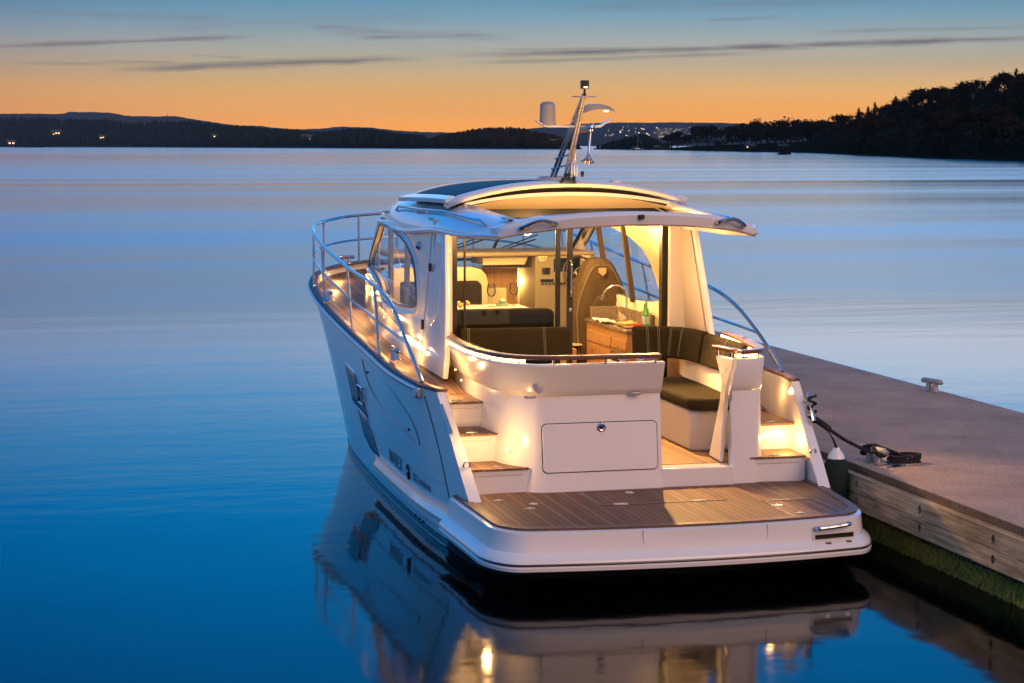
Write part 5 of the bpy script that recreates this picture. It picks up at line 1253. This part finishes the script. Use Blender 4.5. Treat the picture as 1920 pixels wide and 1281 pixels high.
n3 = N(nt, 'ShaderNodeTexNoise', Scale=2.6, Detail=2.0, Roughness=.5); L(geo.outputs['Position'], n3.inputs['Vector']); bp3 = N(nt, 'ShaderNodeBump', Strength=.5, Distance=.008); L(n3.outputs['Fac'], bp3.inputs['Height']); L(bp3.outputs[0], bp.inputs['Normal'])
f3 = N(nt, 'ShaderNodeMapRange'); L(sp0.outputs['Value'], f3.inputs[0]); f3.inputs['From Min'].default_value = 8; f3.inputs['From Max'].default_value = 40; f3.inputs['To Min'].default_value = .24; f3.inputs['To Max'].default_value = .02; L(f3.outputs[0], bp3.inputs['Strength']); L(bp.outputs[0], gl.inputs['Normal'])
mr = N(nt, 'ShaderNodeMapRange'); mr.inputs['From Min'].default_value = .35; mr.inputs['From Max'].default_value = .65; mr.inputs['To Min'].default_value = .10; mr.inputs['To Max'].default_value = .26; L(n2.outputs['Fac'], mr.inputs[0])
# belts of wind across the bay (fixed in the world): calm by the pontoon, a ruffled belt 200-350 m out
sp = N(nt, 'ShaderNodeVectorMath', operation='DOT_PRODUCT'); L(geo.outputs['Position'], sp.inputs[0]); sp.inputs[1].default_value = (math.sin(YAW), math.cos(YAW), 0)
na = N(nt, 'ShaderNodeMath', operation='MULTIPLY_ADD'); L(n2.outputs['Fac'], na.inputs[0]); na.inputs[1].default_value = 1.2; na.inputs[2].default_value = .4; nb = N(nt, 'ShaderNodeMath', operation='MULTIPLY'); L(na.outputs[0], nb.inputs[0]); L(sp.outputs['Value'], nb.inputs[1])
lg = N(nt, 'ShaderNodeMath', operation='LOGARITHM'); lg.inputs[1].default_value = 10; mxx = N(nt, 'ShaderNodeMath', operation='MAXIMUM'); mxx.inputs[1].default_value = 1; 
sb_ = N(nt, 'ShaderNodeMath', operation='SUBTRACT'); L(nb.outputs[0], sb_.inputs[0]); sb_.inputs[1].default_value = 0; L(sb_.outputs[0], mxx.inputs[0]); L(mxx.outputs[0], lg.inputs[0])
dv_ = N(nt, 'ShaderNodeMath', operation='DIVIDE'); L(lg.outputs[0], dv_.inputs[0]); dv_.inputs[1].default_value = 4
wr = N(nt, 'ShaderNodeValToRGB'); L(dv_.outputs[0], wr.inputs[0]); E_ = wr.color_ramp.elements
ST = [(1, .062), (14, .07), (26, .12), (42, .19), (75, .19), (115, .135), (250, .16), (520, .11), (1000, .13), (9000, .16)]
while len(E_) < len(ST): E_.new(.5)
for e, (d_, v_) in zip(E_, ST): e.position = math.log10(d_)/4; e.color = (v_, v_, v_, 1)
mm = N(nt, 'ShaderNodeMath', operation='MULTIPLY'); L(wr.outputs[0], mm.inputs[0]); mr.inputs['To Min'].default_value = .74; mr.inputs['To Max'].default_value = 1.32; L(mr.outputs[0], mm.inputs[1]); L(mm.outputs[0], gl.inputs['Roughness'])
fr = N(nt, 'ShaderNodeFresnel', IOR=1.30); mx = N(nt, 'ShaderNodeMixShader'); L(fr.outputs[0], mx.inputs[0]); L(df.outputs[0], mx.inputs[1]); L(gl.outputs[0], mx.inputs[2]); L(mx.outputs[0], out.inputs[0])
M['water'] = m_
m = MB(); m.add([(-12000, -2500, 0), (14000, -2500, 0), (14000, 11400, 0), (-12000, 11400, 0)], [(0, 1, 2, 3)]); kind(m.build('water', 'water', None, smooth=None), 'structure')
# sea bed keeps the ground sheet real below the water
# ------------------------------------------------------------------ sky
w = bpy.data.worlds.new('World'); scene.world = w; w.use_nodes = True; nt = w.node_tree; nt.nodes.clear(); L = nt.links.new
out = N(nt, 'ShaderNodeOutputWorld'); bg = N(nt, 'ShaderNodeBackground', Strength=2.0)
tc = N(nt, 'ShaderNodeTexCoord'); s = N(nt, 'ShaderNodeSeparateXYZ'); L(tc.outputs['Generated'], s.inputs[0])
def mt(op, a, b=None, c=None, clamp=False):
    n = N(nt, 'ShaderNodeMath', operation=op); n.use_clamp = clamp
    for i, v_ in enumerate((a, b, c)):
        if v_ is None: continue
        if isinstance(v_, (int, float)): n.inputs[i].default_value = v_
        else: L(v_, n.inputs[i])
    return n.outputs[0]
el = mt('ARCSINE', s.outputs['Z']); azn = mt('ARCTAN2', s.outputs['X'], s.outputs['Y'])
t = mt('SQRT', mt('MAXIMUM', s.outputs['Z'], 0))
def ramp(stops):
    cr = N(nt, 'ShaderNodeValToRGB'); L(t, cr.inputs[0]); E_ = cr.color_ramp.elements
    while len(E_) < len(stops): E_.new(.5)
    for e, (deg, c) in zip(E_, stops): e.position = math.sqrt(math.sin(R(deg))); e.color = (*[x/2 for x in c], 1)
    return cr.outputs[0]
front = ramp([(0, (1.34, .44, .01)), (.5, (1.17, .44, .035)), (1.1, (.96, .44, .09)), (1.7, (.78, .45, .16)), (2.35, (.52, .43, .28)), (3.0, (.36, .41, .40)), (3.7, (.20, .36, .47)), (4.3, (.11, .285, .44)), (5.0, (.78, .90, 1.22)), (6.6, (.36, .80, 1.42)), (8.2, (.16, .74, 1.5)), (10.5, (.0, .62, 1.62)), (15, (.0, .48, 1.45)), (24, (.01, .30, .95)), (45, (.07, .27, .62)), (89, (.20, .30, .50))])  # bright band above the view is added to lift the water's reflections
side = ramp([(0, (.26, .28, .36)), (3, (.16, .30, .50)), (10, (.07, .30, .74)), (25, (.03, .28, .80)), (50, (.07, .27, .62)), (89, (.20, .30, .50))])
back = ramp([(0, (.66, .35, .33)), (6, (.76, .40, .38)), (18, (.72, .40, .42)), (35, (.54, .36, .42)), (60, (.30, .33, .50)), (89, (.20, .30, .50))])
frontR = ramp([(0, (1.42, .46, .0)), (.5, (1.26, .46, .015)), (1.1, (1.05, .46, .065)), (1.7, (.80, .47, .17)), (2.35, (.54, .44, .29)), (3.0, (.38, .42, .41)), (3.7, (.21, .37, .47)), (4.3, (.12, .29, .44)), (5.0, (1.5, 1.5, 1.62)), (6.6, (1.05, 1.35, 1.75)), (8.2, (.5, 1.05, 1.8)), (10.5, (.05, .72, 1.75)), (15, (.0, .55, 1.6)), (24, (.01, .30, .95)), (45, (.07, .27, .62)), (89, (.20, .30, .50))])  # towards the right the added unseen band is paler and brighter
FA = YAW+R(3)
ca = mt('COSINE', mt('SUBTRACT', azn, FA))
def mr_(v_, a, b):
    n = N(nt, 'ShaderNodeMapRange'); n.interpolation_type = 'SMOOTHSTEP'; L(v_, n.inputs[0]); n.inputs['From Min'].default_value = a; n.inputs['From Max'].default_value = b; return n.outputs[0]
def mixc(f, a, b):
    n = N(nt, 'ShaderNodeMixRGB'); L(f, n.inputs[0])
    for i, v_ in ((1, a), (2, b)):
        if isinstance(v_, tuple): n.inputs[i].default_value = (*v_, 1)
        else: L(v_, n.inputs[i])
    return n.outputs[0]
cb_ = mt('COSINE', mt('SUBTRACT', azn, R(158)))
front = mixc(mr_(azn, .08, .42), front, frontR)
dim = N(nt, 'ShaderNodeMixRGB', blend_type='MULTIPLY'); dim.inputs[0].default_value = 1; L(front, dim.inputs[1]); dim.inputs[2].default_value = (.80, .70, .78, 1)
front = mixc(mr_(ca, .93, .995), dim.outputs[0], front)
c = mixc(mr_(ca, .35, .92), side, front); c = mixc(mr_(cb_, .5, .97), c, back)
# thin dark cloud streaks: each a drifting line with ragged thickness
comb = N(nt, 'ShaderNodeCombineXYZ'); L(azn, comb.inputs[0]); L(el, comb.inputs[1])
mp = N(nt, 'ShaderNodeMapping'); mp.inputs['Scale'].default_value = (26, 300, 1); L(comb.outputs[0], mp.inputs['Vector'])
nn = N(nt, 'ShaderNodeTexNoise', Scale=1.0, Detail=7.0, Roughness=.62, Distortion=.5); L(mp.outputs[0], nn.inputs['Vector'])
mp = N(nt, 'ShaderNodeMapping'); mp.inputs['Scale'].default_value = (9, 3, 1); L(comb.outputs[0], mp.inputs['Vector'])
nw = N(nt, 'ShaderNodeTexNoise', Scale=1.0, Detail=3.0); L(mp.outputs[0], nw.inputs['Vector'])
def streak(x0, y0, x1, y1, th, dens, wav=.0018):
    a0, a1 = az(x0), az(x1); e0, e1 = (HY-y0)/F_, (HY-y1)/F_
    u = mt('DIVIDE', mt('SUBTRACT', azn, a0), a1-a0); base = mt('MULTIPLY_ADD', u, e1-e0, e0)
    base = mt('ADD', base, mt('MULTIPLY', mt('SUBTRACT', nw.outputs['Fac'], .5), wav))
    d = mt('DIVIDE', mt('ABSOLUTE', mt('SUBTRACT', el, base)), th/F_)
    env = mt('MULTIPLY', mr_(u, 0, .25), mr_(u, 1.0, .72))
    k = mt('MULTIPLY', mt('SUBTRACT', mt('MULTIPLY_ADD', nn.outputs['Fac'], 1.9, -.05), d, clamp=True), env)
    return mt('MULTIPLY', k, dens)
ks = [streak(-60, 98, 520, 71, 7, 1.15), streak(180, 137, 830, 110, 11, 1.1), streak(780, 108, 2100, 76, 9, 1.25, .0012), streak(830, 122, 1500, 100, 6, .6), streak(560, 62, 1000, 74, 14, .45), streak(0, 126, 330, 120, 6, .45), streak(350, 108, 470, 112, 4, .5), streak(200, 60, 900, 30, 30, .25), streak(1300, 44, 1480, 38, 6, .5), streak(640, 76, 960, 68, 7, .8), streak(560, 52, 760, 66, 9, .6), streak(-100, 30, 560, 44, 10, .4), streak(1500, 66, 2000, 60, 5, .5), streak(900, 96, 1250, 92, 4, .7), streak(180, 118, 360, 122, 4, .6), streak(1000, 20, 1700, 8, 18, .35)]
kk = ks[0]
for k_ in ks[1:]: kk = mt('MAXIMUM', kk, k_)
kk = mt('MULTIPLY', kk, .8, clamp=True)
c = mixc(kk, c, (.19/2, .165/2, .175/2))
# broad faint veil variation
mp = N(nt, 'ShaderNodeMapping'); mp.inputs['Scale'].default_value = (5, 60, 1); L(comb.outputs[0], mp.inputs['Vector'])
nv = N(nt, 'ShaderNodeTexNoise', Scale=1.0, Detail=4.0); L(mp.outputs[0], nv.inputs['Vector'])
hs = N(nt, 'ShaderNodeHueSaturation'); L(c, hs.inputs['Color']); L(mt('MULTIPLY_ADD', nv.outputs['Fac'], .16, .92), hs.inputs['Value'])
c = hs.outputs[0]
# below the horizon: the dark sea
c = mixc(mr_(s.outputs['Z'], -.002, -.02), c, (.01, .02, .04))
L(c, bg.inputs[0]); L(bg.outputs[0], out.inputs[0])

# ------------------------------------------------------------------ lamps of the boat
def lamp(loc, e, size=.05, color=WARM, typ='POINT', name='lamp', rot=None, sx_=None):
    l = bpy.data.lights.new(name, typ); l.energy = e; l.color = color
    if typ == 'POINT': l.shadow_soft_size = size
    elif typ == 'AREA': l.size = size
    elif typ == 'SPOT': l.shadow_soft_size = size; l.spot_size = R(150); l.spot_blend = .6
    o = bpy.data.objects.new(name, l); col.objects.link(o); o.location = loc; o.parent = boat
    if rot: o.rotation_euler = rot
    return o
for p, e in (((-.6, 5.6, 2.62), 66), ((.3, 5.5, 2.62), 70), ((-.6, 7.0, 2.58), 56), ((.6, 6.4, 2.58), 66), ((1.02, 5.15, 2.66), 16), ((.5, 8.25, 1.9), 14)): lamp(p, e, name='saloon_lamp')  # the one by the door is added close to the side lining to brighten it
for p, e in (((-.75, 3.1, 2.60), 40), ((0, 3.3, 2.60), 55)): lamp(p, e, .04, name='cockpit_lamp')
sl_ = lamp((.62, 3.35, 2.60), 560, .025, typ='SPOT', name='cockpit_lamp', rot=(R(-38), 0, 0)); sl_.data.spot_size = R(112); sl_.data.spot_blend = .7
lamp((.75, 3.2, 2.60), 20, .04, name='cockpit_lamp')
m = MB()
for p in ((-.85, 3.1, 2.66), (.95, 3.0, 2.66)): m.lathe([(.04, 0), (.04, .01), (.001, .01)], p, 14)
# twilight glow from behind the camera
l = bpy.data.lights.new('twilight', 'SUN'); l.energy = 1.2; l.angle = R(40); l.color = (1, .60, .36)
o = bpy.data.objects.new('twilight', l); col.objects.link(o); dvec = Vector((-.42, 1, -.62)); o.rotation_euler = dvec.to_track_quat('-Z', 'Y').to_euler()

# evening air over the bay
m_, nt, out = nm('evening_haze'); pv = N(nt, 'ShaderNodeVolumePrincipled'); pv.inputs['Color'].default_value = (.62, .80, 1, 1); pv.inputs['Density'].default_value = 2.4e-5; pv.inputs['Anisotropy'].default_value = 0
nt.links.new(pv.outputs[0], out.inputs['Volume']); M['haze'] = m_
m = MB(); m.box(-12100, 14100, -2600, 11500, -6, 190); kind(m.build('haze', 'haze', None, smooth=None), 'stuff')
scene.view_settings.view_transform = 'Standard'; scene.view_settings.look = 'None'; scene.view_settings.exposure = 0; scene.view_settings.gamma = 1
scene.render.engine = 'CYCLES'; cy = scene.cycles
cy.use_denoising = True; cy.max_bounces = 8; cy.diffuse_bounces = 3; cy.glossy_bounces = 4; cy.transparent_max_bounces = 16; cy.sample_clamp_indirect = 4; cy.caustics_reflective = False; cy.caustics_refractive = False
